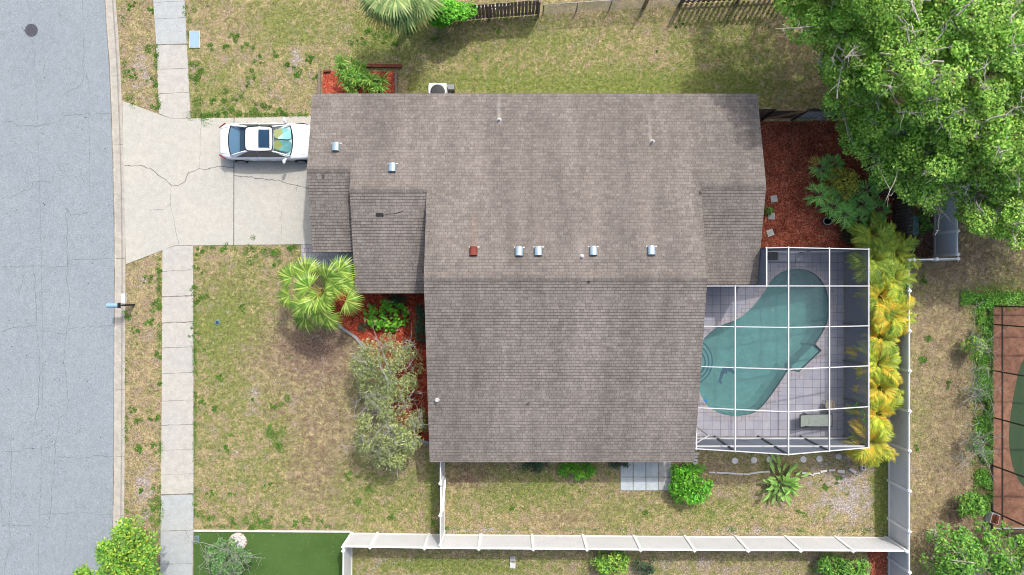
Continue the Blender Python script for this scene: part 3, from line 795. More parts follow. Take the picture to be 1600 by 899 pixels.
for (cx, cy, wx, wy, zc, hh) in [(-3.44, -3.2, .06, 1.8, 1.5, 1.2), (-3.44, -6.3, .06, 1.5, 1.5, 1.2), (0, -7.75, 1.6, .06, 1.5, 1.1), (4.6, -7.75, .9, .06, 1.03, 2.06),
                                 (-4, 8.67, 1.4, .06, 1.5, 1.1), (1.5, 8.67, 1.4, .06, 1.5, 1.1), (7.2, 8.67, 1.0, .06, 1.6, .8), (8.11, -2.6, .06, 3.4, 1.05, 2.1), (11.06, 6.0, .06, 1.5, 1.5, 1.1), (10.0, .53, 1.5, .06, 1.05, 2.1)]:
    wf = MB()
    if wx > wy:
        for sx_ in (-1, 1): wf.box((cx + sx_ * wx / 2, cy, zc), (.07, .09, hh + .07))
        for sz in (-1, 1): wf.box((cx, cy, zc + sz * hh / 2), (wx - .07, .09, .07))
    else:
        for sx_ in (-1, 1): wf.box((cx, cy + sx_ * wy / 2, zc), (.09, .07, hh + .07))
        for sz in (-1, 1): wf.box((cx, cy, zc + sz * hh / 2), (.09, wy - .07, .07))
    wo_ = wf.build('window', M['plain_white'], house)
    wp = MB(); wp.box((cx, cy, zc), (wx - .07 if wx > wy else .05, wy - .07 if wy > wx else .05, hh - .07)); wp.build('pane', M['window'], wo_)

def roof_z(x, y):
    for x0, x1, yr, yso in sections:
        if x0 <= x <= x1: return EZ + SL * (YN - yr) - SL * abs(y - yr)
    return EZ
def roof_at(px, py):
    z = 3.2
    for _ in range(6):
        v = at(px, py, z); z = roof_z(v.x, v.y)
    return Vector((v.x, v.y, z))
def roof_vent(px, py, mat, label=None):
    p = roof_at(px, py); mb = MB()
    slope = math.atan(SL); R = Matrix.Rotation(-slope if p.y > .4 or p.x < -3.84 or p.x > 8.5 else slope, 3, 'X')
    n = 9; L, W = .40, .34
    def T(v): return R @ Vector(v) + p
    # flange
    vs_ = [T((x, y, .012)) for x, y in ((-.28, -.27), (.28, -.27), (.28, .27), (-.28, .27))]
    hood = []
    for k in range(n + 1):
        a = PI * k / n; hood.append((-math.cos(a) * W / 2, .05 + .13 * math.sin(a) ** .6))
    pts0 = [T((x, -L / 2, z)) for x, z in hood] + [T((W / 2, -L / 2, .0)), T((-W / 2, -L / 2, .0))]
    pts1 = [T((x, L / 2, z)) for x, z in hood] + [T((W / 2, L / 2, .0)), T((-W / 2, L / 2, .0))]
    m = len(pts0); mb.mesh(pts0 + pts1, [(i, (i + 1) % m, m + (i + 1) % m, m + i) for i in range(m)] + [tuple(range(m)), tuple(range(2 * m - 1, m - 1, -1))])
    fl = MB(); fl.box(T((0, .06, .012)), (.50, .42, .006), M=R)
    o = mb.build('roof_vent', mat, roof)
    if label: o['label'] = label
    fl.build('flashing', M['shingle'] if mat is M['vent_blue'] else M['vent_rust'], roof) if False else None
    tb = MB(); tb.box(T((.02, .21, .02)), (.48, .05, .012), M=R)
    mb2 = tb.build('vent_flashing', M['pvc'], roof)
for v in [(525, 231), (613, 263), (811, 394), (841, 393.5), (927, 393), (1017.5, 392.5)]: roof_vent(*v, M['vent_blue'])
roof_vent(740, 393.5, M['vent_rust'], 'rusty red roof vent')
def pipe(px, py, mat=None, hgt=.25, r=.045):
    p = roof_at(px, py); mb = MB(); mb.tube([p - Vector((0, 0, .05)), p + Vector((0, 0, hgt))], r, 10)
    mb.lathe(p, [(.12, 0.0), (.10, .03), (.05, .10), (.047, .12)], 12)
    mb.build('vent_pipe', mat or M['pvc'], roof)
pipe(780, 188); pipe(1019, 222, hgt=.3); pipe(909, 401, hgt=.2); pipe(683, 625, hgt=.22, r=.06)
p = roof_at(593.5, 335.5); mb = MB(); mb.box(p + Vector((0, 0, .03)), (.34, .13, .06), M=Matrix.Rotation(math.atan(SL), 3, 'X')); mb.build('roof_louvre', M['black_metal'], roof)
mb = MB(); q = [roof_at(602, 335), roof_at(618, 334), roof_at(627, 331), roof_at(630, 330)]; mb.tube([a + Vector((0, 0, .02)) for a in q], .012, 5); mb.build('roof_cable', M['black_metal'], roof)
mb = MB()
for px, py in [(825, 631), (919, 440), (505, 276), (1093, 301)]:
    p = roof_at(px, py)
    for _ in range(3): mb.box(p + Vector((random.gauss(0, .03), random.gauss(0, .03), .03)), (.10, .05, .02), rz=random.uniform(0, 3))
mb.build('roof_debris', M['wood_dark'], roof)

# AC unit on its pad
ac = empty('air_conditioner', (*A(687, 141), 0), 'white air conditioning unit half under the top eave of the roof', 'air conditioner')
c = ac.location
mb = MB(); mb.box((c.x, c.y - .35, .04), (1.15, 1.15, .08)); mb.build('pad', M['drive'], ac)
mb = MB(); mb.box((c.x, c.y - .35, .50), (.86, .86, .84)); mb.build('casing', M['plain_white'], ac)
mb = MB(); mb.lathe((c.x, c.y - .35, .925), [(.36, 0), (.36, .01), (.30, .02), (.06, .03), (0, .03)], 24); mb.build('fan_grille', M['black_metal'], ac)
mb = MB(); mb.box((c.x + .62, c.y + .02, .25), (.3, .25, .5)); mb.build('junction_box', M['metal_grey'], ac)

# ------------------------------------------------------------------ pool, deck, cage
Z0 = .02
cop = offset_poly(pool, .30)
mb = MB(); sheet_with_hole(mb, [(deck_x0, deck_y0), (deck_x1, deck_y0), (deck_x1, deck_y1), (deck_x0, deck_y1)], cop, Z0)
for a, b in (((deck_x0, deck_y0), (deck_x1, deck_y0)), ((deck_x1, deck_y0), (deck_x1, deck_y1)), ((deck_x1, deck_y1), (deck_x0, deck_y1)), ((deck_x0, deck_y1), (deck_x0, deck_y0))):
    mb.face([(*a, Z0), (*a, -.4), (*b, -.4), (*b, Z0)])
mb.build('pool_deck', M['deck'], kind='structure')
pc = at(1190, 540)
sp = empty('swimming_pool', (pc.x, pc.y, 0), 'kidney shaped teal swimming pool with a dolphin on its floor under the screen cage', 'pool')
mb = MB(); inn = offset_poly(pool, -.03); ring_mesh(mb, inn, cop, Z0 + .006)
for i in range(len(inn)):
    j = (i + 1) % len(inn); mb.face([(*inn[i], Z0 + .006), (*inn[j], Z0 + .006), (*inn[j], -.10), (*inn[i], -.10)])
mb.build('coping', M['coping'], sp)
def depth(x, y):
    return -1.15 - .5 * max(0, min(1, (y + 6) / 6))
mb = MB()
lv = [(0.0, .001), (-.35, .0), (-.9, .06), (-1.2, .28)]
rings = [[(x, y, z) for x, y in offset_poly(pool, -d)] for z, d in lv]
for r0, r1 in zip(rings[:-1], rings[1:]):
    for i in range(len(r0)):
        j = (i + 1) % len(r0); mb.face([r0[i], r0[j], r1[j], r1[i]])
P = [Vector(p) for p in rings[-1]]
mb.mesh(P, [tuple(t) for t in tessellate_polygon([P])])
basin = mb.build('basin', M['pool_plaster'], sp)
# water surface
mb = MB(); mb.sheet(offset_poly(pool, .02), -.07); mb.build('water', M['pool_water'], sp)
# steps in the left bay, a bench in the jut
mb = MB()
sc_ = A(1083, 568)
def half_disc(c, r, z0, z1):
    P = [(c[0] + r * math.cos(t), c[1] + r * math.sin(t)) for t in np.linspace(-PI / 2, PI / 2, 17)]
    mb.sheet(P, z1, z1 - z0)
steps_ = ((1.25, -.85), (1.0, -.6), (.74, -.35))
for r, z1 in steps_: half_disc(sc_, r, -1.2, z1)
mb.build('step', M['pool_plaster'], sp)
for r, z1 in steps_:
    mb = MB(); th = np.linspace(-PI / 2, PI / 2, 25)
    for a, b in zip(th[:-1], th[1:]):
        mb.face([(sc_[0] + q * math.cos(t), sc_[1] + q * math.sin(t), z1 + .004) for q, t in ((r - .07, a), (r, a), (r, b), (r - .07, b))])
    mb.build('step_trim', M['dolphin'], sp)
mb = MB(); wl = offset_poly(pool, -.035)
for i in range(len(wl)):
    j = (i + 1) % len(wl); mb.face([(*wl[i], -.01), (*wl[j], -.01), (*wl[j], -.16), (*wl[i], -.16)])
mb.build('tile_band', M['tile_band'], sp)
mb = MB(); bq = [A(1271, 541), A(1281, 549), A(1249, 580), A(1238, 574)]; mb.sheet(bq, -.14, .9); mb.build('bench', M['pool_plaster'], sp)
mb = MB()
dol = [(0, 3), (.6, 5), (1.5, 6.6), (1.1, 8.0), (2.2, 7.3), (4.2, 8.0), (6, 7.2), (7.2, 5.5), (8.6, 5.0), (7.0, 4.6), (5.2, 5.6), (3.8, 5.8), (3.6, 4.3), (3.0, 5.3), (2.0, 4.2), (1.0, 2.2), (1.3, .9), (.6, .2), (.3, 1.2), (-.6, 1.0)]
dc = at(1140, 596); dz = -1.195
P = [(dc.x * (H + 1.19) / H - .10 + (x - 4) * .11, dc.y * (H + 1.19) / H + .05 + (y - 2) * .125) for x, y in dol]
mb.sheet(P, dz); mb.build('dolphin_mosaic', M['dolphin'], sp)
mb = MB()
for px, py in ((1246, 405), (1221, 487)):
    q = at(px, py); mb.lathe((q.x, q.y, Z0 + .003 if py < 410 else -1.19), [(.10, 0), (.10, .006), (.07, .008), (0, .008)], 18)
mb.build('drain_cover', M['pvc'], sp)
mb = MB(); q = at(1102, 627); mb.lathe((q.x, q.y, -.10), [(.02, 0), (.10, .04), (.10, .07), (.04, .12), (0, .12)], 14, 1.1, .8)
mb.build('chlorine_floater', M['blue_toy'], label='small blue float drifting at the lower left end of the teal pool', cat='pool float')

cage = empty('pool_cage', (12.4, -2.8, Z0), 'white framed screen enclosure over the kidney shaped pool beside the house', 'pool enclosure')
CXR = 12.39
def cz(x): return 3.80 - (CXR - x) * (3.8 - 2.72) / (CXR - 8.55) if x < CXR else 3.80 - (x - CXR) * (3.8 - 2.46) / (16.70 - CXR)
Yc = [1.79, .07, -1.79, -3.66, -5.57, -7.48]
Xc = [8.55, 10.2, 12.39, 14.53, 16.68]
white, dark_ = MB(), MB()
BW = .048
XL = {0: 11.50}
def addb(a, b, wd=BW, ht=.065): white_b.append((a, b, wd, ht))
white_b = []
for i, y in enumerate(Yc):
    xs_ = [x for x in Xc if not (i == 0 and x < 11.5)]
    if i == 0: xs_ = [11.50] + xs_
    if i == 5 or True:
        for a, b in zip(xs_[:-1], xs_[1:]): addb((a, y, cz(a)), (b, y, cz(b)))
for x in Xc:
    y0 = .07 if x < 11.5 else 1.79
    addb((x, y0, cz(x)), (x, -7.48, cz(x)), BW if x != 8.55 else .06)
addb((11.50, 1.79, cz(11.5)), (11.50, .07, cz(11.5)), BW)
for a, b, wd, ht in white_b:
    mb = MB(); a = Vector(a); b = Vector(b); d = (b - a).normalized() * .045
    if abs(d.y) > abs(d.x): mb.bar(a - d, b + d, wd, ht)
    else: mb.bar(a - d + Vector((0, 0, .004)), b + d + Vector((0, 0, .004)), wd * .8, ht)
    mb.build('roof_beam', M['alu_white'], cage)
def post(x, y):
    mb = MB(); mb.box((x, y, (cz(x) - .06 + Z0) / 2 + Z0 / 2), (.07, .07, cz(x) - .06 - Z0)); mb.build('post', M['alu_shaded'], cage)
for x in Xc: post(x, -7.48)
for y in Yc[:-1]: post(16.68, y)
for x in (11.5, 12.39, 14.53): post(x, 1.79)
def rail(a, b):
    mb = MB(); mb.bar(a, b, .075, .06); mb.build('rail', M['alu_white'], cage)
for z in (.55, 2.22): rail((8.6, -7.48, z), (16.64, -7.48, z))
rail((11.54, 1.79, .8), (16.64, 1.79, .8))
# door frame in the lower left corner
mb = MB()
for a, b in (((8.6, -7.42, .1), (9.3, -7.0, .1)), ((9.3, -7.0, .08), (9.3, -7.0, 2.1)), ((8.6, -7.42, 2.1), (9.3, -7.0, 2.1)), ((8.6, -7.42, 1.0), (9.3, -7.0, 1.0))): mb.bar(a, b, .05, .05)
mb.build('screen_door', M['alu_white'], cage)
# screens
ys_c = Yc
mb = MB()
for i in range(5):
    for j in range(4):
        x0, x1 = Xc[j], Xc[j + 1]; y1, y0 = Yc[i], Yc[i + 1]
        if i == 0 and x1 < 11.5: continue
        if i == 0 and x0 < 11.5: x0 = 11.5
        mb.face([(x0 + .03, y0 + .03, cz(x0) - .02), (x1 - .03, y0 + .03, cz(x1) - .02), (x1 - .03, y1 - .03, cz(x1) - .02), (x0 + .03, y1 - .03, cz(x0) - .02)])
mb.build('roof_screen', M['screen'], cage)
mb = MB()
for j in range(4):
    x0, x1 = Xc[j] + .03, Xc[j + 1] - .03
    mb.face([(x0, -7.525, Z0 + .03), (x1, -7.525, Z0 + .03), (x1, -7.525, cz(x1) - .06), (x0, -7.525, cz(x0) - .06)])
    if j >= 2: mb.face([(x0, 1.78, Z0 + .03), (x1, 1.78, Z0 + .03), (x1, 1.78, cz(x1) - .06), (x0, 1.78, cz(x0) - .06)])
mb.face([(11.52, 1.78, Z0 + .03), (12.36, 1.78, Z0 + .03), (12.36, 1.78, cz(12.36) - .06), (11.52, 1.78, cz(11.52) - .06)])
mb.face([(11.5, .1, Z0 + .03), (11.5, 1.76, Z0 + .03), (11.5, 1.76, 3.45), (11.5, .1, 3.45)])
for i in range(5):
    y1, y0 = Yc[i] - .03, Yc[i + 1] + .03
    mb.face([(16.725, y0, Z0 + .03), (16.725, y1, Z0 + .03), (16.725, y1, 2.40), (16.725, y0, 2.40)])
mb.build('wall_screen', M['screen_side'], cage)

# lounge chair, stool, mat inside the cage
c = at(1270, 655)
lg = empty('chaise_lounge', (c.x, c.y, Z0), 'grey green sling chaise longue on the pavers inside the pool cage', 'lounge chair', rz=0)
mb = MB()
mb.box((c.x + .20, c.y, .36), (1.15, .58, .03)); mb.box((c.x - .62, c.y + .01, .46), (.62, .56, .03), M=Matrix.Rotation(.42, 3, 'Y')); mb.build('sling', M['cushion'], lg)
mb = MB()
for s in (-1, 1):
    mb.bar((c.x - .36, c.y + s * .32, .37), (c.x + .80, c.y + s * .32, .35), .04, .04); mb.bar((c.x - .36, c.y + s * .32, .37), (c.x - .90, c.y + s * .32, .62), .04, .04)
mb.bar((c.x - .90, c.y - .34, .62), (c.x - .90, c.y + .34, .62), .05, .05); mb.bar((c.x + .80, c.y - .34, .35), (c.x + .80, c.y + .34, .35), .04, .04)
mb.build('frame', M['black_metal'], lg)
for sx_, sy_ in ((-.5, -1), (-.5, 1), (.7, -1), (.7, 1)):
    mb = MB(); mb.box((c.x + sx_, c.y + sy_ * .32, (.36 + Z0) / 2), (.04, .04, .34)); mb.build('leg', M['black_metal'], lg)
c = at(1291, 631)
st = empty('wicker_stool', (c.x, c.y, Z0), 'small round tan stool beside the chaise longue in the pool cage', 'stool')
mb = MB(); mb.lathe((c.x, c.y, .42), [(.05, 0), (.24, 0), (.26, .02), (.24, .045), (.18, .05), (.17, .03), (.05, .03)], 24); mb.build('seat', M['wicker'], st)
for k in range(4):
    a = PI / 4 + k * PI / 2; mb = MB(); mb.tube([(c.x + .2 * math.cos(a), c.y + .2 * math.sin(a), .42), (c.x + .23 * math.cos(a), c.y + .23 * math.sin(a), Z0)], .018, 6); mb.build('leg', M['wicker'], st)
c = at(1207, 397)
mb = MB(); mb.box((c.x, c.y, Z0 + .016), (.50, .62, .02)); mb.box((c.x, c.y, Z0 + .03), (.44, .56, .012)); mb.build('door_mat', M['dark_cloth'], label='dark grey mat in the top left corner of the pool cage', cat='mat')

# ------------------------------------------------------------------ vinyl fences
def vinyl_fence(pts, label, nper=None, group=None, hgt=1.83, arch=0.0):
    """pts: post positions in order (world xy)."""
    f = empty('vinyl_fence', (pts[0][0], pts[0][1], 0), label, 'fence', group)
    for i, (x, y) in enumerate(pts):
        mb = MB(); mb.box((x, y, (hgt + .05) / 2), (.127, .127, hgt + .05))
        po = mb.build('post', M['vinyl'], f)
        mb = MB(); mb.lathe((x, y, hgt + .05), [(.105, 0), (.105, .025), (.07, .05), (0, .085)], 4); mb.build('post_cap', M['vinyl'], po)
    for a, b in zip(pts[:-1], pts[1:]):
        a3, b3 = Vector((*a, 0)), Vector((*b, 0)); d = (b3 - a3).normalized() * .064; a3 += d; b3 -= d
        up = Vector((0, 0, 1)); mb = MB()
        L = (b3 - a3).length; n = max(1, int(L / .153)); nn = Vector((-d.y, d.x, 0)).normalized()
        for k in range(n):      # tongue and groove boards
            p0 = a3.lerp(b3, (k + .03) / n); p1 = a3.lerp(b3, (k + .97) / n); off = nn * (.0015 * (k % 2))
            mb.bar(p0 + off + up * (hgt / 2 + .02), p1 + off + up * (hgt / 2 + .02), .022, hgt - .2)
        mb.bar(a3 + up * (hgt / 2), b3 + up * (hgt / 2), .012, hgt - .15)
        mb.build('panel', M['vinyl_panel'], f)
        for z, ht, wd in ((.10, .14, .045), (hgt - .05, .12, .05)):
            mb = MB(); mb.bar(a3 + up * z, b3 + up * z, wd, ht); mb.build('rail', M['vinyl'], f)
    return f
h_ = 1.88
south = [A(536, 855, h_), A(578, 855.5, h_), A(663, 857, h_), A(748, 858, h_), A(833, 858.5, h_), A(917, 859, h_), A(1001, 860, h_), A(1085, 860.5, h_), A(1169, 861, h_), A(1251, 861, h_), A(1333, 861.5, h_), A(1417, 862, h_)]
vinyl_fence(south, 'long white vinyl fence running across the bottom of the yard below the house')
east = [A(1419, y, h_) for y in (406, 455, 517.5, 580, 643, 705, 768, 831, 895, 958, 1020)]
x_e = south[-1][0] + .14
east = [(x_e, p[1]) for p in east]
east2 = [p for p in east if p[1] > south[-1][1] + .5]
vinyl_fence(east, 'long white vinyl fence running up the right side of the yard past the golden palms')
jog = [(x_e + .2, east[0][1]), (x_e + 1.3, east[0][1] + .03), (21.25, east[0][1] + .05)]
jog2 = [(21.25, east[0][1] + .25), (21.25, 2.7), (21.25, 5.1), (21.25, 7.5)]
vinyl_fence(jog, 'short white vinyl fence from the palms to the corner by the big tree')
vinyl_fence(jog2, 'white vinyl fence stub running up under the big trees beside the grey slab')
gpts = [A(692, 728, h_), A(689, 756, h_), A(688, 802, h_), A(687, 851, h_)]
gpts = [(gpts[2][0], A(0, 712, h_)[1]), (gpts[2][0], A(0, 757, h_)[1])]
gx_ = gpts[0][0]
vinyl_fence([(gx_, -8.10), (gx_, A(0, 756, h_)[1])], 'short white vinyl fence between the lower left house corner and the gate')
g0, g1 = A(0, 756, h_)[1] - .14, A(0, 803, h_)[1]
gate = empty('vinyl_gate', (gx_, g0, 0), 'white vinyl gate with diagonal brace in the short fence below the house', 'gate')
mb = MB(); mb.box((gx_ + .02, (g0 + g1) / 2, .95), (.04, abs(g1 - g0) - .06, 1.6)); mb.build('panel', M['vinyl_panel'], gate)
mb = MB()
for z in (.15, 1.78): mb.box((gx_ + .02, (g0 + g1) / 2, z), (.07, abs(g1 - g0) - .06, .12))
mb.bar((gx_ + .075, g0 - .05, .2), (gx_ + .075, g1 + .05, 1.7), .03, .10, up=(1, 0, 0))
mb.build('frame', M['vinyl'], gate)
mb = MB(); mb.box((gx_ - .03, g1 + .1, 1.0), (.05, .12, .14)); mb.build('latch', M['black_metal'], gate)
vinyl_fence([(gx_, g1 - .09), (gx_, south[2][1] + .14)], 'short white vinyl fence joining the gate to the long bottom fence')
vinyl_fence([(south[0][0], south[0][1] - .2), (south[0][0] - .02, south[0][1] - 2.6), (south[0][0] - .04, south[0][1] - 5.0)], 'white vinyl fence running down beside the green turf from the long bottom fence')

# ------------------------------------------------------------------ wooden and wire fences
def wood_fence(a, b, label, hgt=1.8, mat='wood_grey', gap=.025, name='wooden_fence', side=-1, dz=0.0):
    a = Vector((*a, 0)); b = Vector((*b, 0)); L = (b - a).length; d = (b - a).normalized(); n = Vector((-d.y, d.x, 0)) * side
    f = empty(name, a[:], label, 'fence')
    k = max(1, round(L / 2.4)); up = Vector((0, 0, 1))
    for i in range(k + 1):
        p = a.lerp(b, i / k); mb = MB(); mb.box(p + n * .07 + up * hgt * .5, (.09, .09, hgt)); mb.build('post', M[mat], f)
    for i in range(k):
        mb = MB(); p0 = a.lerp(b, i / k); p1 = a.lerp(b, (i + 1) / k); m = int((p1 - p0).length / (.14 + gap))
        for j in range(m):
            q = p0.lerp(p1, (j + .5) / m); h2 = hgt + random.uniform(-.03, .03); t_ = random.gauss(0, .012)
            mb.bar(q + up * .05 + d * t_, q + up * h2 - d * t_, .14, .018, up=n)
        mb.build('picket_panel', M[mat], f)
        for z in (.35, hgt - .35):
            mb = MB(); mb.bar(p0 + n * .035 + up * z, p1 + n * .035 + up * z, .04, .09); mb.build('rail', M[mat], f)
    return f
wood_fence(A(688, 35), A(841, 23), 'weathered grey picket fence at the top edge beside the bright green vine', 1.75, 'wood_grey', .03)
wood_fence((11.2, 8.46), (12.55, 8.48), 'dark wooden fence end attached to the top right house corner', 2.0, 'wood_dark', .02)
wgt = empty('wooden_gate', (12.65, 8.48, 0), 'wooden gate with pale diagonal brace and a lattice panel above the red mulch', 'gate')
mb = MB()
for k in range(9): mb.box((12.75 + k * .15, 8.5, 1.0), (.13, .02, 1.8))
mb.build('picket_panel', M['wood_dark'], wgt)
mb = MB()
for z in (.2, 1.85): mb.box((13.35, 8.46, z), (1.4, .05, .10))
mb.bar((12.72, 8.43, .2), (13.98, 8.43, 1.85), .03, .12, up=(0, 1, 0)); mb.build('frame', M['wood_pale'], wgt)
mb = MB()
for k in range(-8, 16):
    for s in (1, -1):
        x0 = 14.1 + k * .30; p, q = (x0, .15), (x0 + s * 1.5, 1.65)
        lo, hi = 14.1, 15.7
        pts = []
        for t in np.linspace(0, 1, 13):
            x, z = p[0] + (q[0] - p[0]) * t, p[1] + (q[1] - p[1]) * t
            if lo <= x <= hi: pts.append((x, z))
        if len(pts) > 1: mb.bar((pts[0][0], 8.45 + .01 * s, pts[0][1]), (pts[-1][0], 8.45 + .01 * s, pts[-1][1]), .008, .06, up=(0, 1, 0))
mb.build('lattice', M['pvc'], wgt)
wood_fence((14.08, 8.50), (17.6, 8.52), 'dark wooden fence along the top of the red mulch running under the big tree', 2.0, 'wood_dark', .03)
wood_fence((17.7, 8.4), (17.95, 4.75), 'dark wooden fence on the right of the red mulch, upper run under the tree edge', 1.8, 'wood_dark', .02)
wood_fence((18.0, 4.66), (19.1, 4.66), 'short dark wooden fence jogging right behind the philodendrons', 1.8, 'wood_dark', .02)
wood_fence((19.15, 4.6), (19.15, 1.7), 'dark wooden fence with horizontal rails just above the green areca palm', 1.8, 'wood_dark', .02, side=-1)

def wire_fence(a, b, label, hgt=1.2, nposts=4):
    a = Vector((*a, 0)); b = Vector((*b, 0)); up = Vector((0, 0, 1)); L = (b - a).length
    f = empty('chain_link_fence', a[:], label, 'fence')
    for i in range(nposts + 1):
        p = a.lerp(b, i / nposts); mb = MB(); mb.tube([p, p + up * hgt], .03, 8); mb.build('post', M['metal_grey'], f)
    mb = MB(); mb.tube([a + up * hgt, b + up * hgt], .02, 6); mb.build('top_rail', M['metal_grey'], f)
    mb = MB(); s_ = .09; n = int(L / s_)
    for k in range(-int(hgt / s_), n):
        for sg in (1, -1):
            t0, t1 = k * s_, k * s_ + hgt
            lo, hi = max(0, t0), min(L, t1)
            if hi <= lo: continue
            z0, z1 = lo - t0, hi - t0
            if sg < 0: z0, z1 = hgt - z0, hgt - z1
            mb.bar(a.lerp(b, lo / L) + up * z0, a.lerp(b, hi / L) + up * z1, .006, .006)
    mb.build('wire_mesh', M['metal_grey'], f)
wire_fence(A(848, 23), A(1003, 13), 'low chain link fence along the top edge with bushes at its foot', 1.2, 3)
mb = MB(); p = at(1005, 12); mb.tube([p, p + Vector((0, 0, 1.9))], .06, 8); mb.build('wooden_post', M['wood_pale'], label='lone thin pole standing at the top edge right of the chain link', cat='post')
wire_fence(A(1008, 12), A(1060, 8), 'short chain link run between the lone pole and the slatted fence at the top', 1.2, 1)
wood_fence(A(1062, 6), A(1240, -3), 'gappy slatted wooden fence at the top edge left of the big trees', 1.9, 'wood_grey', .10)
mb = MB(); mb.bar((*A(775, 14, .25), .25), (*A(705, 12, .25), .25), .12, .10); mb.bar((*A(800, 9, .12), .12), (*A(730, 12, .12), .12), .10, .08)
mb.build('fallen_board', M['pvc'], label='white board lying behind the picket fence at the top', cat='board')
e_ = empty('planter_cabinet', (*A(697, 6), 0), 'small grey cabinet beside the vine at the top edge', 'cabinet')
mb = MB(); mb.box((e_.location.x, e_.location.y, .4), (.45, .3, .8)); mb.build('body', M['stone_grey'], e_)
mb = MB(); mb.box((e_.location.x - .1, e_.location.y - .16, .4), (.12, .02, .7)); mb.build('door', M['black_metal'], e_)

# ------------------------------------------------------------------ planter at the top left corner of the house
pl = empty('raised_planter', (*A(560, 112), 0), 'timber edged planter of orange mulch at the top left roof corner', 'planter')
for (a, b, wd, ht, mt) in [((500, 112), (500, 170), .14, .16, 'wood_grey'), ((571, 103.5), (628, 104.5), .16, .16, 'timber_red'), ((619, 112), (619.5, 170), .12, .14, 'wood_grey'), ((506, 112.5), (517, 112), .08, .14, 'timber_red')]:
    mb = MB(); mb.bar((*A(*a), ht / 2), (*A(*b), ht / 2), wd, ht); mb.build('board', M[mt], pl)

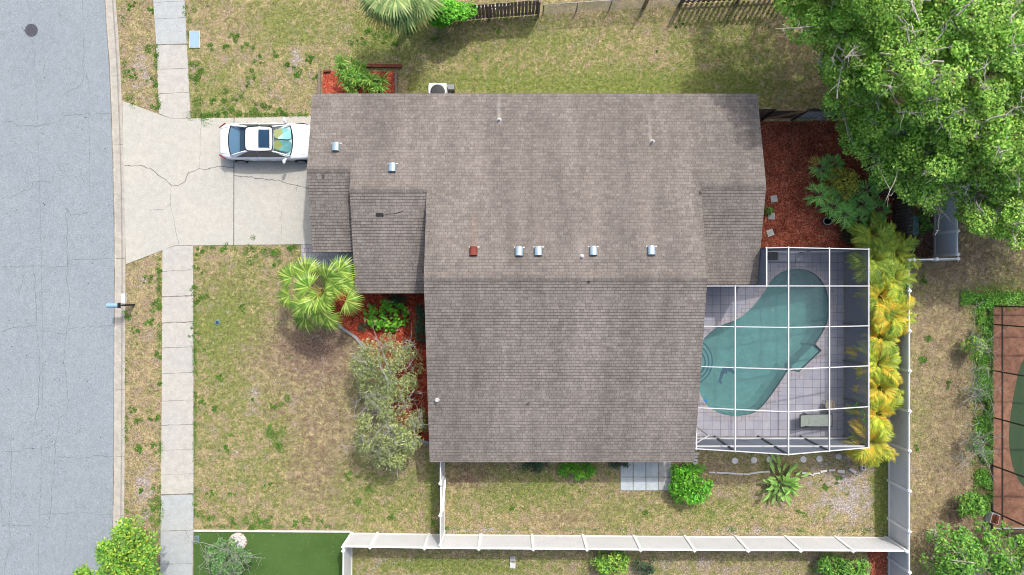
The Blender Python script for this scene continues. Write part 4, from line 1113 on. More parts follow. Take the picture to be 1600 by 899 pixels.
# ------------------------------------------------------------------ car
def build_car():
    x0, yc = -14.42, 7.20; L = 4.86
    car = empty('parked_car', (x0 + L / 2, yc, 0), 'white sedan with a sunroof parked nose in on the driveway', 'car')
    GZ = .022
    # stations: t along length (rear->front), half width, lower z, belt z, deck z (centre line)
    st_ = [(.000, .58, .42, .66, .72), (.012, .72, .32, .78, .86), (.045, .82, .27, .84, .95), (.10, .880, .24, .87, 1.00), (.17, .905, .22, .89, 1.01), (.26, .915, .22, .90, 1.00),
           (.40, .920, .22, .90, .98), (.55, .920, .22, .90, .98), (.66, .915, .22, .89, .98), (.74, .905, .22, .86, .945), (.83, .890, .23, .81, .90),
           (.91, .850, .25, .74, .84), (.965, .76, .28, .66, .75), (.992, .62, .34, .58, .64), (1.0, .50, .42, .52, .55)]
    def prof_(hw, zl, zb, zd):
        return [(-hw * .90, zl), (-hw * .985, zl + .10), (-hw, (zl + zb) / 2), (-hw * .985, zb - .05), (-hw * .94, zb + .01), (-hw * .84, zb + .6 * (zd - zb)), (-hw * .5, zd - .01), (0, zd),
                (hw * .5, zd - .01), (hw * .84, zb + .6 * (zd - zb)), (hw * .94, zb + .01), (hw * .985, zb - .05), (hw, (zl + zb) / 2), (hw * .985, zl + .10), (hw * .90, zl)]
    mb = MB(); R = [[(x0 + L * t, yc + y, z) for y, z in prof_(hw, zl, zb, zd)] for t, hw, zl, zb, zd in st_]
    n = len(R[0]); V = [p for r in R for p in r]
    fs_ = [(i * n + k, i * n + (k + 1) % n, (i + 1) * n + (k + 1) % n, (i + 1) * n + k) for i in range(len(R) - 1) for k in range(n)]
    fs_ += [tuple(range(n)), tuple((len(R) - 1) * n + k for k in range(n))[::-1]]
    mb.mesh(V, fs_); body = mb.build('body', M['car_paint'], car, smooth=True)
    ss = body.modifiers.new('sub', 'SUBSURF'); ss.levels = 2; ss.render_levels = 2
    # greenhouse
    XR = lambda px, z: (px - CX) / F * (H - z)
    x_rb, x_rt, x_ft, x_fb = XR(357.5, 1.0), XR(383.5, 1.36), XR(424.5, 1.38), XR(456.5, .98)
    zr = 1.41
    def arch(hw, z, k=.035): return [(-hw, z - k), (-hw * .6, z - .008), (0, z), (hw * .6, z - .008), (hw, z - k)]
    roofs = [(x_rt - .03, .56, 1.365), (x_rt + .35, .585, 1.405), (x_rt + .75, .595, 1.42), (x_ft - .35, .59, 1.41), (x_ft + .02, .575, 1.375)]
    mb = MB(); R = [[(x, yc + y, z) for y, z in arch(hw, z)] for x, hw, z in roofs]; V = [p for r in R for p in r]; m = 5
    mb.mesh(V, [(i * m + k, (i + 1) * m + k, (i + 1) * m + k + 1, i * m + k + 1) for i in range(len(R) - 1) for k in range(m - 1)])
    rf = mb.build('roof', M['car_paint'], car, smooth=True)
    so = rf.modifiers.new('sol', 'SOLIDIFY'); so.thickness = .02; so.offset = -1; s2 = rf.modifiers.new('sub', 'SUBSURF'); s2.levels = 2; s2.render_levels = 2
    # windshield and rear window, curved in plan
    def glass(xb, hb, zb, xt, ht, zt, bow, name, mat):
        mb = MB(); rows = []
        for u in np.linspace(0, 1, 6):
            row = []
            for v in np.linspace(-1, 1, 9):
                hw = hb + (ht - hb) * u; z = zb + (zt - zb) * u + .035 * math.sin(PI * u)
                row.append((xb + (xt - xb) * u + bow * (1 - v * v) * (1 - .55 * u), yc + v * hw, z - .03 * v * v))
            rows.append(row)
        V = [p for r in rows for p in r]
        mb.mesh(V, [(i * 9 + k, i * 9 + k + 1, (i + 1) * 9 + k + 1, (i + 1) * 9 + k) for i in range(5) for k in range(8)])
        o = mb.build(name, mat, car, smooth=True); return o, rows
    ws, wr = glass(x_fb - .10, .73, .985, x_ft, .565, 1.372, .13, 'windshield', M['windshield'])
    rw, rr = glass(x_rb + .08, .70, 1.005, x_rt, .555, 1.36, -.10, 'rear_window', M['car_glass'])
    # pillars (white) beside both screens, and black seals
    for rows, s, side in ((wr, 1, 0), (wr, 1, -1), (rr, -1, 0), (rr, -1, -1)):
        pts = [Vector(r[side]) for r in rows]; mb = MB()
        out_ = Vector((0, -.03 if side == 0 else .03, -.005))
        mb.tube([p + out_ for p in pts], .035, 8); mb.build('pillar', M['car_paint'], car, smooth=True)
        mb = MB(); mb.tube([p + Vector((0, 0, .012)) for p in pts], .012, 5)
        for e in (0, -1): mb.tube([Vector(p) + Vector((0, 0, .01)) for p in rows[e]], .022 if (e == 0) else .014, 5)
        if side == 0: mb.build('seal', M['car_dark'], ws if s == 1 else rw)
    # side windows: trapezoids leaning inwards
    for sg in (-1, 1):
        hwb, hwt, zb, zt = .815, .615, .93, 1.345
        def P(x, u): return (x, yc + sg * (hwb + (hwt - hwb) * u), zb + (zt - zb) * u)
        xa0, xa1 = x_rb + .30, x_rt + .10; xm = (x_rt + x_ft) / 2 - .1; xc0, xc1 = x_fb - .26, x_ft - .05
        for q in ([P(xa0, 0), P(xm - .02, 0), P(xm - .02, 1), P(xa1, 1)], [P(xm + .02, 0), P(xc0, 0), P(xc1, 1), P(xm + .02, 1)]):
            mb = MB(); mb.face(q if sg > 0 else q[::-1]); mb.build('side_window', M['window'], car)
        mb = MB()  # C pillar / sail panels
        q = [(x_rb + .10, yc + sg * .78, .93), (xa0, yc + sg * .82, .935), P(xa1, 1), (x_rt - .02, yc + sg * .575, 1.335)]
        mb.face([(a, b, c2 + .004) for a, b, c2 in q]); mb.build('quarter_panel', M['car_paint'], car)
        # mirror
        xm_ = x_fb - .42; mb = MB(); mb.lathe((xm_ + .03, yc + sg * 1.03, 1.0), [(.02, -.07), (.09, -.05), (.11, .0), (.09, .05), (.02, .07)], 12, .75, 1.15)
        mb.bar((xm_ + .12, yc + sg * .86, .96), (xm_ + .04, yc + sg * 1.0, 1.0), .10, .05); mb.build('mirror', M['car_paint'], car, smooth=True)
        # wheels
        for tx in (.19, .805):
            wc = Vector((x0 + L * tx, yc + sg * .83, .32 + GZ)); wh = MB(); wh.tube([wc - Vector((0, .11, 0)), wc + Vector((0, .11, 0))], .32, 24)
            wo_ = wh.build('wheel', M['tyre'], car); rm = MB(); s_ = Vector((0, sg * .112, 0)); rm.tube([wc + s_, wc + s_ * 1.08], .21, 20); rm.build('rim', M['rim'], wo_)
        # lamps, handles, sill trim
        mb = MB(); mb.mesh([(x0 + .02, yc + sg * .66, .82), (x0 + .30, yc + sg * .855, .86), (x0 + .32, yc + sg * .885, .80), (x0 + .015, yc + sg * .70, .74)], [(0, 1, 2, 3)])
        o = mb.build('tail_light', M['lamp_red'], car); so = o.modifiers.new('s', 'SOLIDIFY'); so.thickness = .05; so.offset = 0
        mb = MB(); mb.lathe((x0 + L - .22, yc + sg * .68, .66), [(.02, -.06), (.14, -.05), (.17, 0), (.12, .07), (.02, .09)], 14, 1.2, .8); mb.build('headlight', M['lamp_clear'], car, smooth=True)
        for tx in (.36, .56):
            mb = MB(); mb.box((x0 + L * tx, yc + sg * .925, .78), (.18, .03, .03)); mb.build('door_handle', M['car_paint'], car)
        mb = MB()
        for tx in (.285, .475, .69): mb.box((x0 + L * tx, yc + sg * .918, .58), (.008, .012, .52))
        mb.build('door_seam', M['car_dark'], car)
    # shut lines of bonnet and boot
    mb = MB(); zs = lambda x: float(np.interp((x - x0) / L, [q[0] for q in st_], [q[4] for q in st_]))
    for sg in (-1, 1):
        for xa_, xb_, ya_, yb_ in ((x_fb + .02, x0 + L - .35, .73, .60), (x0 + .10, x_rb + .02, .62, .66)):
            n_ = 8; P_ = [(xa_ + (xb_ - xa_) * k / n_, yc + sg * (ya_ + (yb_ - ya_) * k / n_), 0) for k in range(n_ + 1)]
            P_ = [(x, y, zs(x) - .052 * ((y - yc) / .75) ** 2 - .004) for x, y, z in P_]
            for a, b in zip(P_[:-1], P_[1:]): mb.bar(a, b, .012, .02)
    mb.build('shut_line', M['seam'], car)
    # sunroof
    xs0, xs1 = XR(403.5, 1.42), XR(420, 1.42)
    mb = MB(); R = [[(x, yc + y, 1.428 - .012 * (y / .45) ** 2) for y in np.linspace(-.44, .44, 7)] for x in (xs0, xs1)]
    V = R[0] + R[1]; mb.mesh(V, [(k, k + 1, 7 + k + 1, 7 + k) for k in range(6)]); o = mb.build('sunroof', M['car_glass'], car); so = o.modifiers.new('s', 'SOLIDIFY'); so.thickness = .012; so.offset = 1
    mb = MB(); mb.box((xs1 + .015, yc, 1.425), (.03, .95, .025)); mb.build('sunroof_trim', M['car_dark'], car)
    # wipers, washer jets
    mb = MB(); mb.bar((x_fb - .02, yc - .5, 1.0), (x_fb + .03, yc + .15, 1.005), .02, .02); mb.bar((x_fb + .0, yc + .05, 1.0), (x_fb - .06, yc + .62, 1.0), .02, .02); mb.build('wiper', M['car_dark'], car)
    # cabin floor seen through glass
    mb = MB(); mb.box(((x_rb + x_fb) / 2, yc, .90), (x_fb - x_rb - .35, 1.35, .05))
    for dx, dy in ((.25, -.35), (.25, .35)): mb.box(((x_rb + x_fb) / 2 + dx, yc + dy, 1.02), (.25, .5, .3))
    mb.box(((x_rb + x_fb) / 2 - .85, yc, 1.0), (.25, 1.2, .2)); mb.build('interior', M['interior'], car)
    # folding sunshade inside the windshield
    sh = MB(); mbY = MB()
    rows = []
    for sg in (-1, 1):
        P = []
        for t in np.linspace(0, 2 * PI, 29)[:-1]:
            cu, cv = math.cos(t), math.sin(t)
            u = .5 + .45 * (abs(cu) ** .6) * (1 if cu > 0 else -1); v = sg * .46 + .42 * (abs(cv) ** .6) * (1 if cv > 0 else -1)
            hw = .70 + (.545 - .70) * u
            x = (x_fb - .10) + (x_ft - x_fb + .10) * u + .13 * (1 - v * v) * (1 - .55 * u); z = .985 + .385 * u + .035 * math.sin(PI * u) - .03 * v * v - .045
            P.append((x, yc + v * hw, z))
        c0 = tuple(np.mean(np.array(P), 0)); n0 = len(P)
        sh.mesh(P + [c0], [(i, (i + 1) % n0, n0) for i in range(n0)]); sh.m[-n0:] = [1 if P[i][0] < c0[0] - .17 else 0 for i in range(n0)]
    sh.build('sun_shade', [M['sunshade'], M['sunshade_y']], label='silver teal folding sunshade spread behind the windshield of the white car', cat='sunshade')
build_car()

# ------------------------------------------------------------------ street furniture and small things
c = at(209, 476.5)
mbx = empty('mailbox', (c.x, c.y, 0), 'pale blue rounded mailbox on a black post at the kerb', 'mailbox')
mb = MB(); mb.box((c.x + .02, c.y, .50), (.09, .09, 1.0)); mb.bar((c.x + .10, c.y, 1.0), (c.x - .55, c.y, 1.0), .06, .05); mb.bar((c.x, c.y, .6), (c.x - .35, c.y, .98), .05, .05); mb.build('post', M['black_metal'], mbx)
mb = MB(); prof2 = [(-.11, 0), (-.11, .12)] + [(-.11 * math.cos(t), .12 + .11 * math.sin(t)) for t in np.linspace(0, PI, 9)[1:-1]] + [(.11, .12), (.11, 0)]
xa, xb = c.x - .66, c.x - .10
c_y = A(0, 477.5, 1.1)[1]
V = [(xa, c_y + y, 1.03 + z) for y, z in prof2] + [(xb, c_y + y, 1.03 + z) for y, z in prof2]; m = len(prof2)
mb.mesh(V, [(i, (i + 1) % m, m + (i + 1) % m, m + i) for i in range(m)] + [tuple(range(m)), tuple(range(2 * m - 1, m - 1, -1))]); mb.build('box', M['mailbox'], mbx)
mb = MB(); mb.lathe((0, 0, 0), [(.0, 0)], 3) if False else None
mb.box((xb + .015, c_y, 1.14), (.03, .25, .24)); mb.build('door', M['black_metal'], mbx)
c2 = at(193.5, 466, 1.05); mb = MB(); mb.box((c2.x, c2.y, 1.05), (.19, .44, .16)); mb.box((c2.x, c2.y + .2, 1.05), (.21, .03, .18)); mb.build('newspaper_box', M['plain_white'], mbx)

c = at(47, 46.5)
mh = empty('manhole', (c.x, c.y, -.1), 'round cast iron manhole cover in the grey street', 'manhole cover')
mb = MB(); mb.lathe((c.x, c.y, -.099), [(.44, 0), (.44, .004), (.0, .0045)], 32); mb.build('collar', M['road'], mh)
mb = MB(); mb.lathe((c.x, c.y, -.097), [(.325, 0), (.325, .014), (.30, .018), (.285, .010), (0, .010)], 32)
for i in range(-5, 6):
    for j in range(-5, 6):
        if i * i + j * j < 26: mb.box((c.x + i * .05, c.y + j * .05, -.084), (.028, .028, .008))
mb.build('cover', M['manhole'], mh)
c = at(304.5, 62); ub = empty('utility_box', (c.x, c.y, 0), 'pale blue rectangular meter box lid in the lawn beside the sidewalk', 'meter box')
mb = MB(); mb.box((c.x, c.y, .02), (.52, .86, .05)); mb.build('frame', M['stone_pale'], ub)
mb = MB(); mb.box((c.x, c.y, .05), (.46, .80, .02)); mb.box((c.x - .1, c.y + .33, .063), (.12, .03, .01)); mb.build('lid', M['blue_lid'], ub)
for px, py, lab in ((340, 504, 'small round teal valve cap in the dry front lawn'),): 
    c = at(px, py); e_ = empty('irrigation_valve', (c.x, c.y, 0), lab, 'valve cap')
    mb = MB(); mb.lathe((c.x, c.y, 0), [(.13, 0), (.13, .05), (.11, .06)], 18); mb.build('rim', M['teal_box'], e_); mb = MB(); mb.lathe((c.x, c.y, .06), [(.085, 0), (.08, .015), (0, .018)], 14); mb.build('lid', M['pot'], e_)
c = at(308, 841.5); e_ = empty('valve_box', (c.x, c.y, 0), 'small square teal valve box at the turf corner by the sidewalk', 'valve box')
mb = MB(); mb.box((c.x, c.y, .02), (.24, .30, .05)); mb.build('frame', M['teal_box'], e_); mb = MB(); mb.box((c.x, c.y, .05), (.17, .22, .012)); mb.build('lid', M['slate'], e_)
c = at(1414, 354); e_ = empty('utility_cabinet', (c.x, c.y, 0), 'grey teal utility cabinet lying low between the palms and the big tree', 'cabinet')
mb = MB(); mb.box((c.x, c.y, .3), (.60, .88, .6)); mb.build('body', M['teal_box'], e_); mb = MB(); mb.box((c.x, c.y, .615), (.66, .94, .03)); mb.box((c.x, c.y, .635), (.5, .78, .012)); mb.build('lid', M['teal_box'], e_)
# grey slab/trailer box inside the fence corner
c = at(1480, 370)
mb = MB(); mb.box((at(1481, 370).x, c.y, .03), (.98, 1.9, .06)); mb.build('concrete_slab', M['slate'], label='grey slab in the corner of the white fence under the tree', cat='slab')

# stepping stones
i = 0
for (px, py, r, lab) in [(1209, 311, .16, 'topmost of the three square stepping stones in the red mulch beside the house'), (1205, 338, -.05, 'middle of the three square stepping stones in the red mulch beside the house'), (1203, 364, .35, 'lowest square stepping stone in the red mulch, just above the pool cage')]:
    c = at(px, py); mb = MB(); mb.box((c.x, c.y, .035), (.33, .33, .04), rz=r); mb.box((c.x, c.y, .056), (.27, .27, .006), rz=r); mb.build('stepping_stone', M['stone_pale'], label=lab, cat='stepping stone', group='square stepping stones in the mulch')
labs = ['first round stepping stone from the left below the pool cage', 'second round stepping stone from the left below the pool cage', 'third round stepping stone from the left, just left of the paddle leaved plant',
        'fourth round stepping stone from the left, just above the paddle leaved plant', 'fifth round stepping stone from the left below the pool cage', 'rightmost round stepping stone below the pool cage beside the golden palm']
for (px, py), lab in zip([(1148, 720), (1178, 719), (1202, 718), (1255, 718), (1280, 717), (1310, 713.5)], labs):
    c = at(px, py); mb = MB(); k = random.uniform(.94, 1.05); mb.lathe((c.x, c.y, .0), [(.155 * k, 0), (.155 * k, .03), (.14 * k, .04), (.11 * k, .036), (.05, .04), (0, .04)], 16, 1, random.uniform(.92, 1.05)); mb.build('stepping_stone', M['stone_pale'], label=lab, cat='stepping stone', group='round stepping stones below the pool cage')
# pale edging stones in a wavy line
edge_pts = [(1112, 738), (1124, 738.5), (1134, 738.6), (1144, 739.5), (1155, 740), (1166, 740.5), (1176, 739), (1186, 737.5), (1197, 736.8), (1257, 739), (1266, 741), (1275, 739.5), (1286, 736), (1299, 734.5), (1313, 736), (1331, 735)]
ang = [0, -.05, 0, -.08, -.05, 0, .12, .12, .05, -.1, -.3, .15, .22, .05, -.1, -.55]
for i, ((px, py), a) in enumerate(zip(edge_pts, ang)):
    c = at(px, py); mb = MB(); wd = .07 if i < 12 else .09
    mb.box((c.x, c.y, .05), (.33 if i < 14 else .36, wd if i < 14 else .14, .09), rz=a)
    o = mb.build('edging_stone', M['stone_pale'], cat='edging stone', group='pale edging stones below the pool cage')
    o['label'] = ['pale edging stone in the wavy line between the round bush and the paddle leaved plant', 'pale edging stone in the broken line right of the paddle leaved plant', 'tilted white block at the right end of the edging line'][0 if i < 9 else (1 if i < 15 else 2)]
c = at(1346.5, 727); e_ = empty('concrete_block', (c.x, c.y, 0), 'small upright white framed block near the lowest golden palm', 'block')
mb = MB()
for s in (-1, 1): mb.box((c.x + s * .08, c.y, .1), (.04, .42, .2)); mb.box((c.x, c.y + s * .19, .1), (.12, .04, .2))
mb.box((c.x, c.y, .1), (.12, .04, .19)); mb.build('shell', M['stone_pale'], e_)
c = at(801, 873); mb = MB(); mb.box((c.x, c.y + .02, .05), (.28, .26, .10), rz=.05); mb.build('paving_block', M['stone_grey'], label='upper grey block of the two lying below the long bottom fence', cat='block')
c = at(801, 883); mb = MB(); mb.box((c.x, c.y, .04), (.28, .28, .08), rz=-.05); mb.build('paving_block', M['stone_pale'], label='lower paler block of the two lying below the long bottom fence', cat='block')
# pavers patio: 4 x 2 slabs
for i in range(4):
    for j in range(2):
        x0, x1 = 969 + i * 20.0, 969 + (i + 1) * 20.0; y0, y1 = (722 - 2, 745.2) if j == 0 else (745.2, 766.5)
        a, b = A(x0 + .4, y0 + .4), A(x1 - .4, y1 - .4); mb = MB(); mb.box(((a[0] + b[0]) / 2, (a[1] + b[1]) / 2, .025), (b[0] - a[0] - .01, a[1] - b[1] - .01, .05 + .004 * ((i + j) % 2)))
        mb.build('patio_slab', M['slab_blue'] if (i < 3) else M['slab_warm'], cat='paving slab', group='slabs of the small patio below the house',
                 label='%s slab in the %s row of the small grey patio below the house' % (['first', 'second', 'third', 'fourth'][i] + ' from the left', ['upper', 'lower'][j]))
# curved edging of the front bed
ce = [(522, 500), (530, 508), (540, 516.5), (549, 522), (557, 528), (565, 538), (571, 547)]
for i, (a, b) in enumerate(zip(ce[:-1], ce[1:])):
    mb = MB(); mb.bar((*A(*a), .06), (*A(*b), .06), .13, .12); mb.build('edging_block', M['stone_grey'], cat='edging block', group='grey edging blocks of the front mulch bed', label='grey edging block on the curve between the fan palm and the pale shrub trees')
mb = MB(); mb.bar((*A(652, 685), .06), (*A(661, 690), .06), .13, .12); mb.bar((*A(661, 690), .06), (*A(675, 692), .06), .13, .12); mb.build('edging_block', M['stone_grey'], label='grey edging blocks at the lower end of the front mulch bed by the roof', cat='edging block')
# grill/pot
c = at(1288, 347); e_ = empty('glazed_pot', (c.x, c.y, 0), 'dark blue glossy pot lying in the red mulch beside the philodendrons', 'pot')
mb = MB(); mb.lathe((c.x, c.y, .016), [(.10, 0), (.20, .12), (.23, .30), (.21, .36), (.18, .36), (.17, .30), (0, .28)], 22, 1, .8); mb.build('bowl', M['pot'], e_)
mb = MB(); mb.lathe((c.x, c.y, .37), [(.235, 0), (.245, .015), (.235, .03), (.20, .03), (.195, .0)], 22, 1, .8); mb.build('rim', M['vent_blue'], e_)
c = at(1087, 713); mb = MB()
for k in range(4): mb.box((c.x - .05 + random.gauss(0, .05), c.y + .15 - k * .16, .06), (.22, .12, .12), rz=random.gauss(0, .25))
mb.build('rubble_pile', M['stone_pale'], label='small pile of pale rubble at the lower right corner of the roof', cat='rubble')

# ------------------------------------------------------------------ foliage
def leaf_mesh(name, C, size, mat, parent, up=.6, aspect=.5, outw=None, jit=.35, **kw):
    """C: (N,3) leaf centres; one folded-diamond leaf each."""
    C = np.asarray(C, dtype=np.float64); N = len(C)
    nrm = RNG.normal(size=(N, 3)); nrm /= np.linalg.norm(nrm, axis=1)[:, None]
    nrm[:, 2] = np.abs(nrm[:, 2]) + up
    if outw is not None: nrm += outw
    nrm /= np.linalg.norm(nrm, axis=1)[:, None]
    t = RNG.normal(size=(N, 3)); t -= nrm * np.sum(t * nrm, 1)[:, None]; t /= np.linalg.norm(t, axis=1)[:, None]
    b = np.cross(nrm, t); s = size * RNG.uniform(1 - jit, 1 + jit, size=(N, 1))
    L = s; W = s * aspect
    p0 = C - t * L * .5; p2 = C + t * L * .5 - nrm * L * .10; p1 = C + b * W * .5 - t * L * .05 + nrm * W * .12; p3 = C - b * W * .5 - t * L * .05 + nrm * W * .12
    V = np.stack([p0, p1, p2, p3], 1).reshape(-1, 3)
    off = np.array(wloc(parent)[:]) if parent is not None else np.zeros(3); V -= off
    i = np.arange(N) * 4
    Fc = np.stack([i, i + 3, i + 2, i + 1], -1)
    me = bpy.data.meshes.new(name); me.vertices.add(N * 4); me.vertices.foreach_set('co', V.reshape(-1))
    me.loops.add(N * 4); me.loops.foreach_set('vertex_index', Fc.reshape(-1)); me.polygons.add(N)
    me.polygons.foreach_set('loop_start', i); me.polygons.foreach_set('loop_total', np.full(N, 4)); me.materials.append(mat); me.update(calc_edges=True)
    o = bpy.data.objects.new(name, me); COL.objects.link(o)
    if parent is not None: o.parent = parent
    tag(o, **kw); return o
def clump_pts(c, r, n, flat=.6):
    d = RNG.normal(size=(n, 3)); d /= np.linalg.norm(d, axis=1)[:, None]
    rr = r * RNG.uniform(.35, 1.0, size=(n, 1)) ** .6
    d *= rr; d[:, 2] *= flat
    return d + np.array(c)
def wobbly(a, b, n, amp):
    a = Vector(a); b = Vector(b); out = [a]
    for k in range(1, n): out.append(a.lerp(b, k / n) + Vector((random.gauss(0, amp), random.gauss(0, amp), random.gauss(0, amp * .6))))
    return out + [b]
def tree(base, clumps, label, cat, leafmat, barkmat, leaf=.13, per=110, trunk_r=.18, fork=.35, nlimb=7, flat=.6, aspect=.55, twigs=2, name='tree', group=None, bare=.12, up=.6, density_low=True):
    """clumps: list of (x,y,z,r)."""
    t = empty(name, (base[0], base[1], 0), label, cat, group)
    zt = max(c[2] for c in clumps); fz = zt * fork
    wood = MB(); b0 = Vector((base[0], base[1], -.05)); f0 = Vector((base[0] + random.gauss(0, .1), base[1] + random.gauss(0, .1), fz))
    wood.tube(wobbly(b0, f0, 4, .03 * zt / 5), [trunk_r * k for k in (1.35, 1.05, .95, .9, .85)], 10)
    wood.build('trunk', M[barkmat], t, smooth=True)
    C = np.array(clumps); idxs = RNG.choice(len(C), size=min(nlimb, len(C)), replace=False)
    nodes = []; limb = MB(); f0v = f0
    for i in idxs:
        c = Vector(C[i, :3]); node = f0v.lerp(c, .62); node.z = f0v.z + (c.z - f0v.z) * .55
        limb.tube(wobbly(f0v, node, 4, .06), np.linspace(trunk_r * .55, trunk_r * .3, 5), 7, cap=False); nodes.append(node)
    for cx, cy, cz_, r in clumps:
        br_ = min(.035, trunk_r * .28); c = Vector((cx, cy, cz_)); nd = min(nodes, key=lambda q: (q - c).length)
        end = c + Vector((random.gauss(0, .1), random.gauss(0, .1), r * .25))
        limb.tube(wobbly(nd, end, 4, .07), np.linspace(trunk_r * .2, .008, 5), 5, cap=False)
        for _ in range(twigs):
            e2 = c + Vector((random.gauss(0, r * .7), random.gauss(0, r * .7), random.gauss(.15, .25) * r))
            limb.tube(wobbly(c.lerp(nd, .25), e2, 3, .04), np.linspace(.013, .004, 4), 4, cap=False)
        if random.random() < bare:     # a bare, sun bleached branch standing proud of the leaves
            e = c + Vector((random.gauss(0, .75), random.gauss(0, .75), r * .75 + .32)); s_ = c + Vector((random.gauss(0, .3), random.gauss(0, .3), r * .3))
            limb.tube(wobbly(s_, e, 4, .07), np.linspace(br_, .008, 5), 5, cap=False)
            for _ in range(6):
                m_ = s_.lerp(e, random.uniform(.3, .9)); limb.tube(wobbly(m_, m_ + Vector((random.gauss(0, .35), random.gauss(0, .35), random.uniform(-.05, .12))), 3, .03), [br_ * .5, br_ * .4, .006, .004], 4, cap=False)
    limb.build('branches', M[barkmat], t, smooth=True)
    pts = []; outw = []
    cc = C[:, :3].mean(0)
    for cx, cy, cz_, r in clumps:
        n = int(per * (r / .5) ** 1.6 * random.uniform(.6, 1.25)); p = clump_pts((cx, cy, cz_), r, n, flat); pts.append(p)
        outw.append((p - np.array([cx, cy, cz_ - r * .2])) / r * .7)
    leaf_mesh('crown', np.concatenate(pts), leaf, leafmat, t, up=up, aspect=aspect, outw=np.concatenate(outw))
    return t
def inside(poly, x, y):
    c = False; n = len(poly)
    for i in range(n):
        x1, y1 = poly[i]; x2, y2 = poly[(i + 1) % n]
        if (y1 > y) != (y2 > y) and x < (x2 - x1) * (y - y1) / (y2 - y1) + x1: c = not c
    return c
def edge_dist(poly, x, y):
    m = 1e9; n = len(poly)
    for i in range(n):
        a = Vector(poly[i]); b = Vector(poly[(i + 1) % n]); p = Vector((x, y)); d = b - a; t = max(0, min(1, (p - a).dot(d) / d.length_squared)); m = min(m, (a + d * t - p).length)
    return m
from mathutils import noise as mnoise
# big tree mass in the upper right corner -------------------------------------------------
oak_poly = [(1190, -150), (1200, -40), (1218, 20), (1236, 62), (1272, 88), (1288, 125), (1282, 160), (1300, 185), (1310, 232), (1335, 262), (1380, 296), (1420, 322), (1458, 340), (1500, 352), (1545, 372), (1575, 392), (1640, 400), (1750, 380), (1780, -150)]
oc = []
tries = 0
while len(oc) < 620 and tries < 40000:
    tries += 1; px, py = random.uniform(1190, 1780), random.uniform(-150, 400)
    if not inside(oak_poly, px, py): continue
    d = edge_dist(oak_poly, px, py) / 31
    if d < .55: continue
    bumpv = mnoise.noise(Vector((px * .012, py * .012, 3.1)))
    bb = 4.9 - 1.7 * min(1, max(0, (py - 100) / 90))
    h = bb + min(d, 4.0) * .8 + bumpv * 1.3 + mnoise.noise(Vector((px * .045, py * .045, 9.1))) * 1.5
    r = random.uniform(.34, .72)
    p = at(px, py, h)
    if any((abs(p.x - q[0]) < .55 and abs(p.y - q[1]) < .55 and (p.x - q[0]) ** 2 + (p.y - q[1]) ** 2 + .5 * (p.z - q[2]) ** 2 < .30) for q in oc): continue
    oc.append((p.x, p.y, p.z, r))
def deep(x, y, z):
    return edge_dist(oak_poly, CX + x / (H - z) * F, CY - y / (H - z) * F) > 62
low = [(x + random.gauss(0, .3), y + random.gauss(0, .3), z - random.uniform(1.1, 1.9), r * 1.1) for x, y, z, r in oc if random.random() < .6 and deep(x, y, z)]
trunks = [((16.6, 12.0), 'big leafy green tree in the top right whose crown reaches left over the lawn'), ((23.0, 12.6), 'big leafy green tree filling the top right corner of the view'),
          ((19.6, 6.6), 'big leafy green tree whose crown hangs over the dark wooden fence and red mulch'), ((24.8, 6.0), 'big leafy green tree at the right edge above the white fence corner')]
groups = {i: [] for i in range(4)}
for c in oc + low:
    k = min(range(4), key=lambda i: (trunks[i][0][0] - c[0]) ** 2 + (trunks[i][0][1] - c[1]) ** 2 + random.uniform(0, 3)); groups[k].append(c)
for i in range(4):
    tree(trunks[i][0], groups[i], trunks[i][1], 'tree', M['oak'], 'bark_pale', leaf=.125, per=250, trunk_r=.24, nlimb=14, flat=.62, aspect=.62, twigs=1, name='oak_tree', group='big leafy trees in the top right corner', bare=.38)

def round_clumps(px, py, rpx, h, n, r, squash=.6, seed=0, ry=None):
    """clumps through the upper half of a dome whose outline is rpx photo pixels wide at mid height"""
    rx = rpx / F * (H - h * .8); ry_ = (ry or rpx) / F * (H - h * .8); c = at(px, py, h * .8); out = []
    for _ in range(n):
        a = random.uniform(0, 2 * PI); k = math.sqrt(random.random()); q = max(0, 1 - k * k)
        rr = r * random.uniform(.75, 1.25)
        top = h - r * .6; z = top * (1 - squash) + top * squash * math.sqrt(q) * random.uniform(.55, 1.0)
        out.append((c.x + (rx - rr * .7) * k * math.cos(a), c.y + (ry_ - rr * .7) * k * math.sin(a), z, rr))
    return out
# grey green shrubby trees in front of the house
b = at(612, 585)
def sparse_tree(px, py, base, rx, ry, h, label):
    cl = round_clumps(px, py, rx, h, 92, .32, .62, ry=ry)
    return tree(base, cl, label, 'tree', M['ligustrum'], 'bark_grey', leaf=.16, per=135, trunk_r=.08, fork=.25, nlimb=9, flat=.8, aspect=.24, twigs=2, name='shrub_tree', group='grey green trees in front of the house', bare=.22, up=.3)
sparse_tree(596, 580, A(612, 590), 62, 56, 3.4, 'upper of the two sparse grey green trees at the left edge of the main roof')
sparse_tree(602, 676, A(615, 665), 64, 70, 3.6, 'lower of the two sparse grey green trees at the left edge of the main roof')
# street tree, lower left
tree(A(215, 890), round_clumps(186, 892, 52, 4.4, 95, .40, .45, ry=72) + round_clumps(130, 922, 34, 4.0, 26, .40, .45), 'yellow green street tree overhanging the kerb at the bottom left', 'tree', M['yellowgreen'], 'bark_brown', leaf=.15, per=150, trunk_r=.12, nlimb=9, aspect=.5, twigs=0, name='street_tree', bare=.0)
